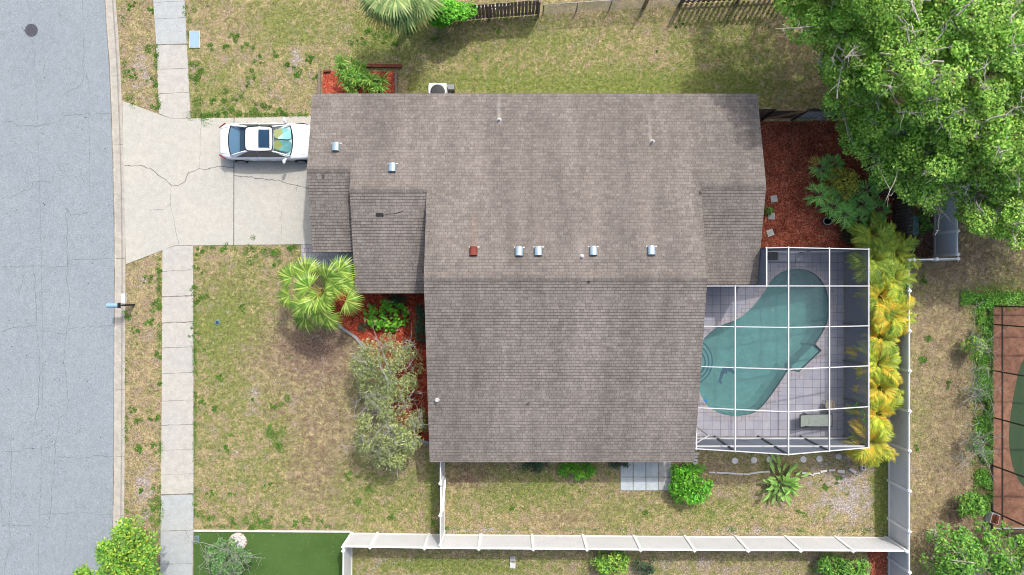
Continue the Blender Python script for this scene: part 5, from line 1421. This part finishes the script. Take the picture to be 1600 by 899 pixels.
# lower right trees
tree(A(1520, 890), round_clumps(1508, 880, 52, 3.0, 55, .38, .65, ry=48), 'leafy mid green tree at the bottom edge left of the neighbouring cage corner', 'tree', M['midgreen'], 'bark_pale', leaf=.15, per=95, trunk_r=.1, nlimb=8, name='garden_tree', bare=.12)
tree(A(1585, 880), round_clumps(1590, 872, 56, 3.2, 60, .38, .65, ry=46), 'leafy mid green tree in the bottom right corner below the neighbouring cage', 'tree', M['midgreen'], 'bark_pale', leaf=.15, per=95, trunk_r=.1, nlimb=8, name='garden_tree', bare=.15)
# young tree on the turf
tree(A(372, 846), round_clumps(350, 878, 37, 2.3, 40, .23, .5, ry=32), 'small dark green tree leaning over the artificial turf beside a ring of pebbles', 'tree', M['sage'], 'bark_grey', leaf=.14, per=190, trunk_r=.05, fork=.3, nlimb=6, twigs=2, aspect=.4, name='young_tree', bare=.35)

def shrub(px, py, rpx, h, mat, label, n=26, r=.24, leaf=.10, per=90, ry=None, aspect=.5, bark='bark_brown', bare=0.0, name='shrub', squash=.75, group=None, up=.6, twigs=1):
    return tree(A(px, py), round_clumps(px, py, rpx, h, n, r, squash, ry=ry), label, 'shrub', mat, bark, leaf=leaf, per=per, trunk_r=.04, fork=.12, nlimb=6, flat=.8, aspect=aspect, twigs=twigs, name=name, bare=bare, group=group, up=up)
shrub(1083, 762, 38, 1.5, M['brightgreen'], 'round bright green shrub below the right end of the house', n=60, r=.26, leaf=.14, per=120, ry=36)
shrub(904, 738, 31, 1.0, M['brightgreen'], 'bright green shrub just below the bottom eave of the roof', n=34, r=.2, leaf=.14, per=150, ry=17, aspect=.35)
shrub(836, 730, 26, .9, M['darkgreen'], 'dark green shrub mostly hidden under the bottom eave', n=22, r=.2, ry=12)
shrub(968, 728, 20, .9, M['darkgreen'], 'small dark shrub between the bright shrub and the patio slabs', n=16, r=.18, ry=9)
shrub(601, 493, 38, .8, M['brightgreen'], 'bright green flowering shrub in the red mulch beside the fan palm', n=50, r=.2, leaf=.16, per=60, ry=28, aspect=.8)
shrub(655, 508, 13, 1.3, M['darkgreen'], 'narrow dark green hedge against the left edge of the main roof', n=36, r=.22, leaf=.10, ry=34)
shrub(618, 468, 20, .6, M['darkgreen'], 'dark low shrub tucked below the small gable eave', n=14, r=.18, ry=9)
shrub(566, 513, 10, .5, M['darkgreen'], 'tiny grey green plant at the curve of the mulch bed', n=8, r=.14, leaf=.12, aspect=.25)
shrub(662, 660, 11, .8, M['midgreen'], 'small strappy green plant by the lower end of the mulch bed', n=12, r=.18, leaf=.28, aspect=.14, ry=18, per=30)
shrub(1326, 283, 30, 2.6, M['croton'], 'yellow green croton shrub amid the philodendrons', n=60, r=.22, leaf=.14, per=75, ry=30)
shrub(1340, 362, 24, .9, M['darkgreen'], 'dark green low shrub between the philodendrons and the pool cage', n=24, r=.24, ry=20)
shrub(1202, 330, 9, .7, M['midgreen'], 'small green plant peeking out under the right roof edge', n=8, r=.16, leaf=.25, aspect=.2, per=40, ry=14)
shrub(1445, 348, 18, 1.0, M['midgreen'], 'green shrub between the utility cabinet and the grey slab', n=22, r=.2, leaf=.12, ry=20, bare=.2)
shrub(958, 888, 32, 1.6, M['yellowgreen'], 'yellow green shrub at the bottom edge below the long fence', n=34, r=.26, leaf=.15, per=90, ry=22)
shrub(1010, 890, 20, 1.1, M['darkgreen'], 'small dark green shrub beside the yellow green one at the bottom edge', n=22, r=.2, leaf=.10, ry=15)
shrub(1325, 893, 46, 1.5, M['midgreen'], 'wide green shrub at the bottom edge near the fence corner', n=46, r=.28, leaf=.18, per=75, ry=24, aspect=.35)
shrub(1533, 545, 16, 1.5, M['yellowgreen'], 'half bare shrub beside the upper left of the neighbouring cage', n=16, r=.24, leaf=.13, per=110, ry=22, bark='bark_grey', bare=.7, twigs=4)
shrub(1532, 615, 16, 1.3, M['sage'], 'bleached bare branched shrub midway along the neighbouring cage', n=10, r=.24, leaf=.10, per=30, ry=20, bark='bark_grey', bare=1.0, twigs=9)
shrub(1530, 690, 16, 1.5, M['sage'], 'bare grey branched shrub third down along the neighbouring cage', n=14, r=.24, leaf=.11, per=50, ry=32, bark='bark_grey', bare=1.0, twigs=7)
shrub(1526, 795, 24, 1.6, M['midgreen'], 'leafy green shrub at the lower left corner of the neighbouring cage', n=34, r=.26, leaf=.15, per=75, ry=22, bare=.1)
shrub(1541, 520, 9, 1.0, M['midgreen'], 'small green shrub at the top left corner of the neighbouring cage', n=10, r=.2, ry=22)
# ground cover along the neighbour's cage
pts = []
for _ in range(14000):
    y = random.uniform(460, 800); x = 1536 + random.gauss(0, 7) + (8 if y < 480 else 0); q = at(x, y)
    if mnoise.noise(Vector((x * .05, y * .05, 0))) > -.15: pts.append((min(q.x, 24.1), q.y, random.uniform(.02, .22)))
for _ in range(2500):
    x = random.uniform(1500, 1610); y = 466 + random.gauss(0, 6); q = at(x, y); pts.append((q.x, q.y, random.uniform(.02, .15)))
leaf_mesh('ground_cover', pts, .10, M['midgreen'], None, up=.7, kind='stuff')
# vine mound on the fence
vine = empty('vine', (*A(700, 24), 0), 'bright green vine heaped over the left end of the picket fence', 'vine')
vp = []
for (cx, cy, h, r, n) in [(682, 8, 1.6, .7, 1500), (678, 25, 1.2, .45, 700), (700, 17, 1.9, .6, 1400), (720, 18, 1.7, .45, 900), (735, 16, 1.5, .35, 500), (676, -8, 1.8, .8, 1200), (690, 28, .8, .5, 800)]:
    q = at(cx, cy, h); vp.append(clump_pts(q, r, n, .6))
leaf_mesh('foliage', np.concatenate(vp), .13, M['vinegreen'], vine, up=.9, aspect=.8)
mb = MB(); q = at(700, 20)
for k in range(5): mb.tube(wobbly((q.x + random.gauss(0, .4), q.y + random.gauss(0, .2), 0), (q.x + random.gauss(0, .6), q.y + random.gauss(0, .3), 1.6), 4, .08), .02, 5)
mb.build('stem', M['bark_brown'], vine)
# flowers on the front shrub
mb = MB()
for px, py in [(606, 473), (575, 478), (571, 500), (622, 515), (640, 486), (585, 503)]:
    q = at(px, py, .85)
    for k in range(7): mb.lathe(q + Vector((random.gauss(0, .05), random.gauss(0, .05), random.gauss(0, .02))), [(.01, 0), (.03, .01), (.02, .03)], 6)
mb.build('blossoms', M['petal'], kind='stuff')

# palms -----------------------------------------------------------------------------------
def fan_leaf(mb, hub, az, elev, R, nseg=24, spread=1.75 * PI / 2, droop=.55, wd=.055):
    """palmate leaf: blades radiating from the hub in a tilted plane"""
    x = Vector((math.cos(az) * math.cos(elev), math.sin(az) * math.cos(elev), math.sin(elev))); s = Vector((-math.sin(az), math.cos(az), 0)); n = x.cross(s)
    if n.z < 0: n = -n
    for k in range(nseg):
        a = (k / (nseg - 1) - .5) * spread * 1.15; d = x * math.cos(a) + s * math.sin(a); q = d.cross(n).normalized()
        L = R * (1 - .18 * abs(a) / 2) * random.uniform(.88, 1.05); lift = n * (.03 + .10 * math.cos(a))
        p0 = hub; p1 = hub + d * L * .5 + lift * .6; p2 = hub + d * L * .82 - Vector((0, 0, droop * L * .14)); p3 = hub + d * L - Vector((0, 0, droop * L * .45))
        f = n * (.012 if k % 2 else -.012)
        w0, w1, w2 = .008, wd * 1.35 * L / .9, wd * .7 * L / .9
        nn = len(mb.v)
        mb.mesh([p0 - q * w0, p0 + q * w0, p1 + q * w1 * .5 + f, p1 - q * w1 * .5 + f, p2 + q * w2 * .5 + f, p2 - q * w2 * .5 + f, p3], [(0, 1, 2, 3), (3, 2, 4, 5), (5, 4, 6)])
def fan_palm(base, hubs, label, mats, R=.85, trunk_h=2.3, trunk_r=.14, name='fan_palm'):
    t = empty(name, (base[0], base[1], 0), label, 'palm')
    top = Vector((base[0], base[1], trunk_h)); mb = MB(); mb.tube([(base[0], base[1], -.05), (base[0] + .03, base[1], trunk_h * .5), top], [trunk_r * 1.3, trunk_r, trunk_r * 1.05], 12); mb.build('trunk', M['bark_brown'], t)
    for i, (h, el) in enumerate(hubs):
        h = Vector(h); d = h - top; az = math.atan2(d.y, d.x)
        ps = MB(); ps.tube([top, top.lerp(h, .5) + Vector((0, 0, .12)), h], [.03, .02, .014], 5); fr = MB()
        m = mats[0] if (len(mats) == 1 or i >= 17) else mats[i % len(mats)]
        fan_leaf(fr, h, az + random.gauss(0, .1), el, R * random.uniform(.9, 1.1)); lf = fr.build('frond', M[m], t); ps.build('petiole', M['rachis'], lf)
    return t
hub_px = [((452, 432), 2.7, -.15), ((478, 424), 3.1, .15), ((533, 420), 3.0, .0), ((537, 442), 2.7, -.25), ((447, 463), 2.6, -.2), ((474, 478), 2.9, 0), ((474, 500), 2.4, -.45), ((500, 468), 3.6, .55), ((511, 500), 2.5, -.4),
          ((545, 472), 2.8, -.1), ((522, 446), 3.3, .35), ((482, 448), 3.4, .45), ((508, 458), 3.7, .9), ((498, 484), 3.1, .1), ((512, 432), 3.4, .4), ((488, 470), 3.3, .3), ((509, 452), 2.75, .75), ((496, 461), 2.7, .7), ((506, 466), 2.7, .6)]
top_c = at(503, 457, 2.3)
fan_palm((top_c.x, top_c.y), [(at(px, py, z).lerp(Vector((top_c.x, top_c.y, z)), .10), el) for (px, py), z, el in hub_px], 'yellow green fan palm in the front bed at the walkway', ['fan'], R=.92)
tc = at(622, -12, 3.6)
hubs = []
for k in range(17):
    a = -PI / 2 + (k / 16 - .5) * 3.9; r = random.uniform(.55, 1.0); hubs.append((tc + Vector((math.cos(a) * r, math.sin(a) * r * .8, random.uniform(-.2, .35))), random.uniform(-.6, -.1)))
for k in range(8):
    a = random.uniform(0, 2 * PI); hubs.append((tc + Vector((math.cos(a) * .5, math.sin(a) * .5, .6)), .3))
fan_palm((tc.x, tc.y), hubs, 'grey green cabbage palm with orange tips at the top edge', ['fan_grey', 'fan_grey', 'fan_grey', 'fan_grey', 'fan_grey', 'fan_dry'], R=1.25, trunk_h=3.6, trunk_r=.18, name='cabbage_palm')

def pinnate(mb, mr, p0, az, L, el0, droop, n=26, ll=.42, wd=.035, ang=.9, curl=0.0):
    """arching feather frond: rachis into mr, leaflets into mb"""
    pts = []; p = Vector(p0); el = el0; st_ = L / 12; a = az
    for k in range(13):
        pts.append(p.copy()); p = p + Vector((math.cos(a) * math.cos(el), math.sin(a) * math.cos(el), math.sin(el))) * st_; el -= droop / 12 * (1 + k / 8); a += curl / 12
    mr.tube(pts, np.linspace(.016, .004, 13), 4, cap=False)
    for i in range(n):
        t = .12 + .88 * i / (n - 1); f = t * 12; k = min(11, int(f)); q = pts[k].lerp(pts[k + 1], f - k); d = (pts[k + 1] - pts[k]).normalized()
        s = d.cross(Vector((0, 0, 1))).normalized(); u = s.cross(d)
        l = ll * (math.sin(PI * min(1, .18 + t * .80)) ** .7) * random.uniform(.85, 1.1)
        for sg in (-1, 1):
            b = (ang * (1 - .45 * t)) * random.uniform(.9, 1.1); v = (d * math.cos(b) + s * sg * math.sin(b) + u * .28).normalized()
            e1 = q + v * l * .55; e2 = q + v * l - Vector((0, 0, l * .22)); w_ = d * wd * .5
            mb.mesh([q - w_ * .5, q + w_ * .5, e1 + w_, e1 - w_, e2], [(0, 1, 2, 3), (3, 2, 4)])
def areca(px, py, rpx, h, mats, label, nf=30):
    q = at(px, py, h * .6); base = (q.x, q.y)
    t = empty('areca_palm', (base[0], base[1], 0), label, 'palm', 'areca palms in the row beside the pool cage'); stems = MB()
    R = rpx / 28.0 * random.uniform(.92, 1.12)
    for i in range(nf):
        az = random.uniform(0, 2 * PI); r0 = random.uniform(0, .3) * R; sx_, sy_ = base[0] + math.cos(az) * r0, base[1] + math.sin(az) * r0; top = Vector((sx_, sy_, h * random.uniform(.42, .62)))
        stems.tube([(base[0] + math.cos(az) * r0 * .5, base[1] + math.sin(az) * r0 * .5, 0), top], [.03, .02], 5)
        fr, rc = MB(), MB(); pinnate(fr, rc, top, az + random.gauss(0, .3), R * random.uniform(1.05, 1.55), random.uniform(.55, 1.25), random.uniform(1.3, 2.2), n=34, ll=R * .46, wd=.034, curl=random.gauss(0, .4))
        lf = fr.build('frond', M[random.choice(mats)], t); rc.build('rachis', M['rachis'], lf)
    stems.build('stem', M['rachis'], t)
arecas = [(1372, 368, 26, 2.6, ['areca0'], 'topmost green areca palm above the corner of the pool cage'), (1404, 394, 28, 2.6, ['areca0', 'areca0', 'areca1'], 'green areca palm second in the row, touching the short white fence'),
          (1374, 408, 30, 2.8, ['areca0', 'areca1'], 'green and lime areca palm covering the top right corner of the pool cage'),
          (1400, 436, 27, 2.8, ['areca0', 'areca1'], 'lime areca palm fourth in the row, leaning right'), (1382, 468, 25, 2.7, ['areca1', 'areca0', 'areca2'], 'lime areca palm in the upper middle of the row'), (1398, 492, 25, 2.7, ['areca1', 'areca2'], 'yellow lime areca palm reaching over the long right fence'),
          (1384, 530, 25, 2.6, ['areca1', 'areca2', 'areca0'], 'yellow areca palm at the middle of the row'), (1376, 568, 25, 2.6, ['areca1', 'areca2', 'areca1'], 'yellow areca palm beside the dark mesh wall, below the middle of the row'),
          (1382, 608, 24, 2.5, ['areca2', 'areca1'], 'golden areca palm third from the bottom of the row'), (1378, 648, 25, 2.5, ['areca2', 'areca1', 'areca1'], 'golden areca palm second from the bottom of the row'), (1366, 690, 28, 2.5, ['areca2', 'areca1'], 'golden areca palm at the bottom of the row by the cage corner')]
for a in arecas: areca(a[0] - 5, *a[1:])

def rosette(px, py, h, label, mat='philo', nl=9, L=.50, group='philodendrons in the red mulch bed', cat='philodendron', name='philodendron', yellow=False, nlob=7, wd=.062):
    q = at(px, py, h); lean = Vector((random.gauss(0, .2), random.gauss(0, .2), 0)); base = (q.x + lean.x, q.y + lean.y)
    t = empty(name, (base[0], base[1], 0), label, cat, group)
    mb = MB(); mb.tube([(base[0], base[1], 0), (q.x, q.y, h * .55)], [.06, .05], 7); mb.build('stem', M['petiole'], t)
    for i in range(nl):
        az = i * 2.399 + random.gauss(0, .2); el = random.uniform(.0, .9) if i < nl * .6 else random.uniform(.9, 1.3)
        top = Vector((q.x, q.y, h * .55)); r = L * random.uniform(.15, .5) * (1 if el < .9 else .3)
        hub = top + Vector((math.cos(az) * r, math.sin(az) * r, h * .45 * (1 if el < .9 else 1.15) * random.uniform(.7, 1.05)))
        ps, fr = MB(), MB(); ps.tube([top, top.lerp(hub, .6) + Vector((0, 0, .05)), hub], [.014, .012, .008], 4)
        # deeply lobed blade
        pinnate(fr, ps, hub, az, L * random.uniform(.8, 1.15), .25, 1.3, n=nlob, ll=L * .85, wd=wd, ang=.85)
        m_ = M['philo_y'] if (yellow and i == 1) else M[mat]
        lf = fr.build('leaf', m_, t); ps.build('petiole', M['petiole'], lf)
        if m_ is M['philo_y']: lf['label'] = 'yellowed leaf'
ph = [(1283, 262, 'philodendron at the upper left of the planting, with a yellow leaf', True), (1304, 258, 'philodendron at the top of the planting, left of the croton', False), (1300, 288, 'philodendron in the middle left of the planting', False), (1280, 305, 'philodendron at the far left edge over the red mulch', False),
      (1300, 322, 'philodendron below the middle, with a yellow leaf', True), (1322, 336, 'philodendron right of the dark blue pot', False), (1340, 343, 'largest star shaped philodendron at the lower middle of the planting', False), (1350, 320, 'philodendron below the croton', False), (1355, 298, 'philodendron just right of the croton', False),
      (1375, 328, 'philodendron at the right end against the dark fence', False), (1322, 312, 'philodendron at the centre just below left of the croton', False), (1368, 350, 'philodendron at the lower right above the palms', False)]
for px, py, lab, ye in ph: rosette(px, py, random.uniform(1.1, 1.5), lab, yellow=ye)
# dracaena clump in the planter
for k, (px, py, lab) in enumerate([(538, 118, 'dracaena plant at the left of the orange mulch planter'), (552, 128, 'dracaena plant in the middle of the orange mulch planter, nearest the roof'), (556, 106, 'dracaena plant rising highest above the orange mulch planter'), (572, 126, 'dracaena plant in the right of the clump on the orange mulch'), (585, 134, 'dracaena plant rightmost of the clump on the orange mulch')]):
    q = at(px, py, 1.3); t = empty('dracaena', (q.x, q.y, 0), lab, 'dracaena', 'dracaenas in the orange mulch planter')
    mb = MB(); fr = MB()
    for s in range(7):
        hp = Vector((q.x + random.gauss(0, .26), q.y + random.gauss(0, .24), random.uniform(.8, 1.5))); mb.tube([(q.x, q.y, 0), hp], [.035, .025], 6)
        for i in range(26):
            az = random.uniform(0, 2 * PI); el = random.uniform(-.2, 1.2); L = random.uniform(.38, .62); d = Vector((math.cos(az) * math.cos(el), math.sin(az) * math.cos(el), math.sin(el))); sd_ = Vector((-math.sin(az), math.cos(az), 0)) * .024
            e1 = hp + d * L * .6; e2 = hp + d * L - Vector((0, 0, .14)); fr.mesh([hp - sd_, hp + sd_, e1 + sd_, e1 - sd_, e2], [(0, 1, 2, 3), (3, 2, 4)])
    mb.build('stem', M['bark_brown'], t); fr.build('foliage', M['dracaena'], t)
# bird of paradise / paddle leaved plant
q = at(1222, 757, .6); bp = empty('paddle_plant', (q.x, q.y, 0), 'large paddle leaved plant in the lawn below the pool cage', 'plant')
for i in range(80):
    az = random.uniform(0, 2 * PI); el = random.uniform(.15, 1.35); L = random.uniform(.55, .95); d = Vector((math.cos(az) * math.cos(el), math.sin(az) * math.cos(el), math.sin(el)))
    st0 = Vector((q.x + random.gauss(0, .18), q.y + random.gauss(0, .18), .05)); hub = st0 + d * L * .8; fr, ps = MB(), MB(); ps.tube([st0, hub], [.014, .01], 4)
    s = Vector((-math.sin(az), math.cos(az), 0)); u = s.cross(d); dd = (d + Vector((0, 0, -.5))).normalized(); W = random.uniform(.06, .09); LL = L * .62
    V = []; n = 6
    for k in range(n + 1):
        t = k / n; c_ = hub + dd * LL * t - Vector((0, 0, .18 * t * t * LL)); w_ = W * math.sin(PI * (t * .86 + .08)) ** .7; V += [c_ - s * w_ + Vector((0, 0, w_ * .35)), c_, c_ + s * w_ + Vector((0, 0, w_ * .35))]
    fr.mesh(V, [(k * 3 + j, k * 3 + j + 1, k * 3 + j + 4, k * 3 + j + 3) for k in range(n) for j in range(2)])
    lf = fr.build('leaf', M['bop'], bp); ps.build('petiole', M['petiole'], lf)
# creeper inside the cage corner
e_ = empty('cage_creeper', (*A(1350, 640), 0), 'thin creeper climbing the right wall of the pool cage', 'vine')
mb = MB(); P = [at(1318, 650, .1), at(1335, 640, 1.0), at(1345, 632, 1.6), at(1352, 645, 2.1), at(1354, 660, 2.3)]; P = [Vector((16.60, p.y, p.z)) for p in P]; mb.tube(P, .008, 4); mb.build('stem', M['bark_brown'], e_)
pts = np.concatenate([clump_pts(P[i].lerp(P[i + 1], t), .09, 12) for i in range(1, 4) for t in (.0, .3, .6, .9)]); pts[:, 0] = np.minimum(pts[:, 0], 16.62); leaf_mesh('foliage', pts, .08, M['brightgreen'], e_)

# ------------------------------------------------------------------ neighbour's pool cage at the right edge
nb = empty('neighbour_cage', (NX0, -6, 0), 'bronze framed screen enclosure over a brown deck at the right edge', 'pool enclosure')
npool = smooth_poly([A(1612, 540), A(1596, 565), A(1586, 600), A(1578, 650), A(1575, 690), A(1582, 735), A(1600, 765), A(1640, 785), A(1700, 770), A(1720, 650), A(1700, 560), A(1650, 530)], 2)
mb = MB(); sheet_with_hole(mb, [(NX0, NY0), (NX1, NY0), (NX1, NY1), (NX0, NY1)], npool, Z0)
for a, b in (((NX0, NY0), (NX1, NY0)), ((NX0, NY1), (NX0, NY0)), ((NX1, NY1), (NX0, NY1))): mb.face([(*a, Z0), (*a, -.4), (*b, -.4), (*b, Z0)])
mb.build('neighbour_deck', M['brown_deck'], kind='structure')
np_ = empty('garden_pool', (29, -6, 0), 'dark green pool in the brown deck at the right edge', 'pool')
mb = MB(); P = [Vector((x, y, -1.3)) for x, y in npool]; mb.mesh(P, [tuple(t) for t in tessellate_polygon([P])])
for i in range(len(npool)):
    j = (i + 1) % len(npool); mb.face([(*npool[i], Z0), (*npool[j], Z0), (*npool[j], -1.3), (*npool[i], -1.3)])
mb.build('basin', M['brown_deck'], np_); mb = MB(); mb.sheet(npool, -.12); mb.build('water', M['green_water'], np_)
nys = [A(0, y)[1] for y in (478, 507, 579, 652, 727, 798, 825)]
for y in nys:
    mb = MB(); mb.box((NX0 + .03, y, 1.2), (.06, .06, 2.4)); mb.build('post', M['alu_bronze'], nb)
for z in (.03, .72, 2.4):
    mb = MB(); mb.bar((NX0 + .03, NY1, z + Z0), (NX0 + .03, NY0, z + Z0), .05, .06); mb.build('rail', M['alu_bronze'], nb)
for y in (NY0 + .03, NY1 - .03):
    for z in (.03, .72, 2.4):
        mb = MB(); mb.bar((NX0, y, z + Z0), (NX1, y, z + Z0), .05, .05); mb.build('rail', M['alu_bronze'] if not (z == .03 and y < -5) else M['alu_white'], nb)
for x in (27.5, 30.8, 33.9):
    for y in (NY0 + .03, NY1 - .03): mb = MB(); mb.box((x, y, 1.2), (.06, .06, 2.4)); mb.build('post', M['alu_bronze'], nb)
    mb = MB(); mb.bar((x, NY0, 2.42), (x, NY1, 2.42), .06, .08); mb.build('roof_beam', M['alu_bronze'], nb)
for y in nys[1:-1]: mb = MB(); mb.bar((NX0 + .06, y, 2.42), (NX1, y, 2.42), .05, .08); mb.build('roof_beam', M['alu_bronze'], nb)
mb = MB(); mb.face([(NX0 + .03, NY0, .06), (NX0 + .03, NY1, .06), (NX0 + .03, NY1, 2.4), (NX0 + .03, NY0, 2.4)])
for y in (NY0 + .03, NY1 - .03): mb.face([(NX0 + .05, y, .06), (NX1, y, .06), (NX1, y, 2.4), (NX0 + .05, y, 2.4)])
mb.build('wall_screen', M['screen_bronze'], nb)
mb = MB(); mb.face([(NX0 + .06, NY0 + .05, 2.44), (NX1, NY0 + .05, 2.44), (NX1, NY1 - .05, 2.44), (NX0 + .06, NY1 - .05, 2.44)]); mb.build('roof_screen', M['screen'], nb)
c = at(1553, 807); e_ = empty('utility_box', (c.x, c.y, 0), 'small cream box at the lower left corner of the neighbouring cage', 'box')
mb = MB(); mb.box((c.x - .22, c.y, .2), (.42, .5, .4), rz=-.25); mb.build('body', M['stone_pale'], e_); mb = MB(); mb.box((c.x - .22, c.y, .41), (.34, .42, .025), rz=-.25); mb.build('lid', M['timber_red'], e_)

# ------------------------------------------------------------------ weeds, blades and litter
weeds = [(205, 10, 6), (237, 15, 5), (238, 70, 10), (242, 85, 8), (207, 120, 8), (200, 155, 10), (243, 130, 6), (245, 165, 6), (296, 18, 8), (308, 110, 12), (313, 122, 14), (302, 100, 7), (328, 70, 8), (365, 60, 7), (352, 72, 5), (388, 75, 10), (404, 92, 7), (430, 85, 6), (393, 120, 7), (358, 152, 12), (310, 170, 18),
         (348, 175, 8), (372, 172, 12), (395, 170, 7), (412, 172, 10), (440, 178, 8), (462, 118, 9), (452, 100, 5), (492, 120, 7), (370, 155, 7), (335, 160, 6), (388, 135, 5), (485, 92, 5),
         (385, 390, 14), (425, 400, 14), (432, 408, 8), (312, 392, 6), (350, 388, 8), (455, 392, 6), (232, 440, 7), (246, 420, 6), (245, 480, 10), (202, 495, 9), (234, 505, 6), (249, 555, 6), (213, 515, 4), (309, 420, 7), (312, 460, 9), (306, 520, 7), (305, 450, 6), (380, 483, 5), (313, 540, 8), (445, 625, 11), (427, 635, 5), (397, 625, 4), (430, 672, 16), (420, 670, 8), (436, 700, 10),
         (360, 680, 5), (350, 700, 6), (335, 640, 5), (314, 630, 6), (345, 590, 5), (218, 655, 6), (217, 700, 7), (232, 655, 5), (222, 765, 5), (207, 640, 5), (360, 770, 6), (330, 770, 5), (422, 757, 5), (310, 805, 8), (331, 810, 7), (361, 815, 6), (390, 815, 12), (421, 815, 10), (405, 813, 7), (460, 817, 6), (475, 812, 8), (497, 818, 7), (245, 790, 10), (245, 812, 12), (248, 770, 8), (246, 650, 7), (248, 600, 6), (240, 700, 6),
         (545, 745, 8), (560, 790, 10), (580, 760, 8), (610, 810, 8), (680, 700, 6), (683, 820, 8), (800, 795, 5), (500, 130, 5), (680, 60, 5), (620, 70, 8), (600, 60, 12), (575, 50, 10), (640, 50, 8), (560, 62, 8), (780, 50, 5), (1060, 35, 6), (1420, 650, 4),
         (1010, 800, 6), (1290, 760, 5), (1310, 750, 6), (1250, 800, 5), (1445, 440, 8), (1440, 560, 7), (1450, 530, 6), (1430, 700, 5), (1480, 600, 5)]
wp = []
for px, py, r in weeds:
    c = at(px, py); R = r / 31
    k = random.randint(3, 6)
    for _ in range(k):
        ox, oy = random.gauss(0, R * .55), random.gauss(0, R * .55); rr = R * random.uniform(.25, .6); n = int(40 + 1500 * rr * rr)
        a = RNG.uniform(0, 2 * PI, n); q = np.sqrt(RNG.uniform(0, 1, n)) * rr
        wp.append(np.stack([c.x + ox + np.cos(a) * q, c.y + oy + np.sin(a) * q, RNG.uniform(.005, .05, n)], -1))
# weeds creeping along concrete edges
for (x0, y0, x1, y1, n) in [(249, 400, 252, 810, 2600), (304, 390, 305, 820, 2200), (303, 387, 468, 386, 1200), (300, 180, 480, 179, 1600), (192, 10, 196, 150, 600), (198, 430, 198, 800, 900), (240, 5, 248, 170, 900), (305, 823, 540, 823, 1100), (295, 5, 300, 178, 700), (695, 826, 1385, 829, 1400)]:
    for _ in range(n // 12):
        t = random.random(); c = at(x0 + (x1 - x0) * t, y0 + (y1 - y0) * t)
        if mnoise.noise(Vector((c.x * .7, c.y * .7, 5))) < -.05: continue
        m = 14; wp.append(np.stack([c.x + RNG.normal(0, .07, m), c.y + RNG.normal(0, .07, m), RNG.uniform(.005, .05, m)], -1))
# scattered small ones
for _ in range(420):
    px, py = random.uniform(195, 1390), random.uniform(0, 895)
    if 478 < px < 1380 and 140 < py < 725: continue
    if 195 < px < 488 and 155 < py < 415: continue
    if px < 545 and py > 826: continue
    if 250 < px < 304: continue
    c = at(px, py); m = random.randint(5, 26); s_ = random.uniform(.03, .09); wp.append(np.stack([c.x + RNG.normal(0, s_, m), c.y + RNG.normal(0, s_, m), RNG.uniform(.005, .04, m)], -1))
leaf_mesh('lawn_weeds', np.concatenate(wp), .055, M['weed'], None, up=.5, aspect=.45, kind='stuff')
# upright dry blades over the lawns
def lawn_ok(px, py):
    if px < 196 or (249 < px < 304): return False
    if 190 < px < 490 and 150 < py < 415: return False
    if 478 < px < 1385 and 140 < py < 700: return False
    if px < 548 and py > 827: return False
    if px > 1540 and 475 < py < 828: return False
    if 660 < px < 1140 and 690 < py < 724: return False
    if px > 1380 and py < 330: return False
    return True
bl = []
while len(bl) < 60000:
    px, py = random.uniform(190, 1560), random.uniform(-10, 905)
    if lawn_ok(px, py): q = at(px, py); bl.append((q.x, q.y, random.uniform(.005, .03)))
leaf_mesh('grass_blades', bl, .05, M['blade'], None, up=.1, aspect=.16, kind='stuff')
lt = []
while len(lt) < 9000:
    px, py = random.uniform(1425, 1540), random.uniform(300, 899)
    q = at(px, py); lt.append((q.x, q.y, random.uniform(.005, .03)))
while len(lt) < 13000:
    px, py = random.uniform(1210, 1500), random.uniform(0, 420)
    if edge_dist(oak_poly, px, py) / 31 < 2.5 and (px > 1400 or py < 160): q = at(px, py); lt.append((q.x, q.y, random.uniform(.005, .03)))
while len(lt) < 14500:
    px, py = random.uniform(700, 1385), random.uniform(815, 832); q = at(px, py); lt.append((q.x, q.y, random.uniform(.005, .03)))
leaf_mesh('leaf_litter', lt, .06, M['litter'], None, up=1.0, aspect=.5, kind='stuff')
# pale pebbles at the foot of the bottom fence
mb = MB()
for _ in range(110):
    px = random.choice([random.gauss(705, 12), random.gauss(760, 25), random.uniform(700, 1385)]); py = random.gauss(829, 2.2); q = at(px, py); r = random.uniform(.015, .05)
    mb.lathe((q.x, q.y, 0), [(r, 0), (r * .8, r * .5), (r * .3, r * .7)], 6, random.uniform(.7, 1.2), 1)
mb.build('pebbles', M['stone_grey'], kind='stuff')
mb = MB()
for _ in range(330):
    a = random.uniform(0, 2 * PI); k = math.sqrt(random.random()) * 13; q = at(372 + k * math.cos(a), 846 + k * math.sin(a)); r = random.uniform(.025, .045)
    mb.lathe((q.x, q.y, .02), [(r, 0), (r * .85, r * .5), (r * .3, r * .75)], 6)
mb.build('ring_pebbles', M['stone_pale'], kind='stuff')
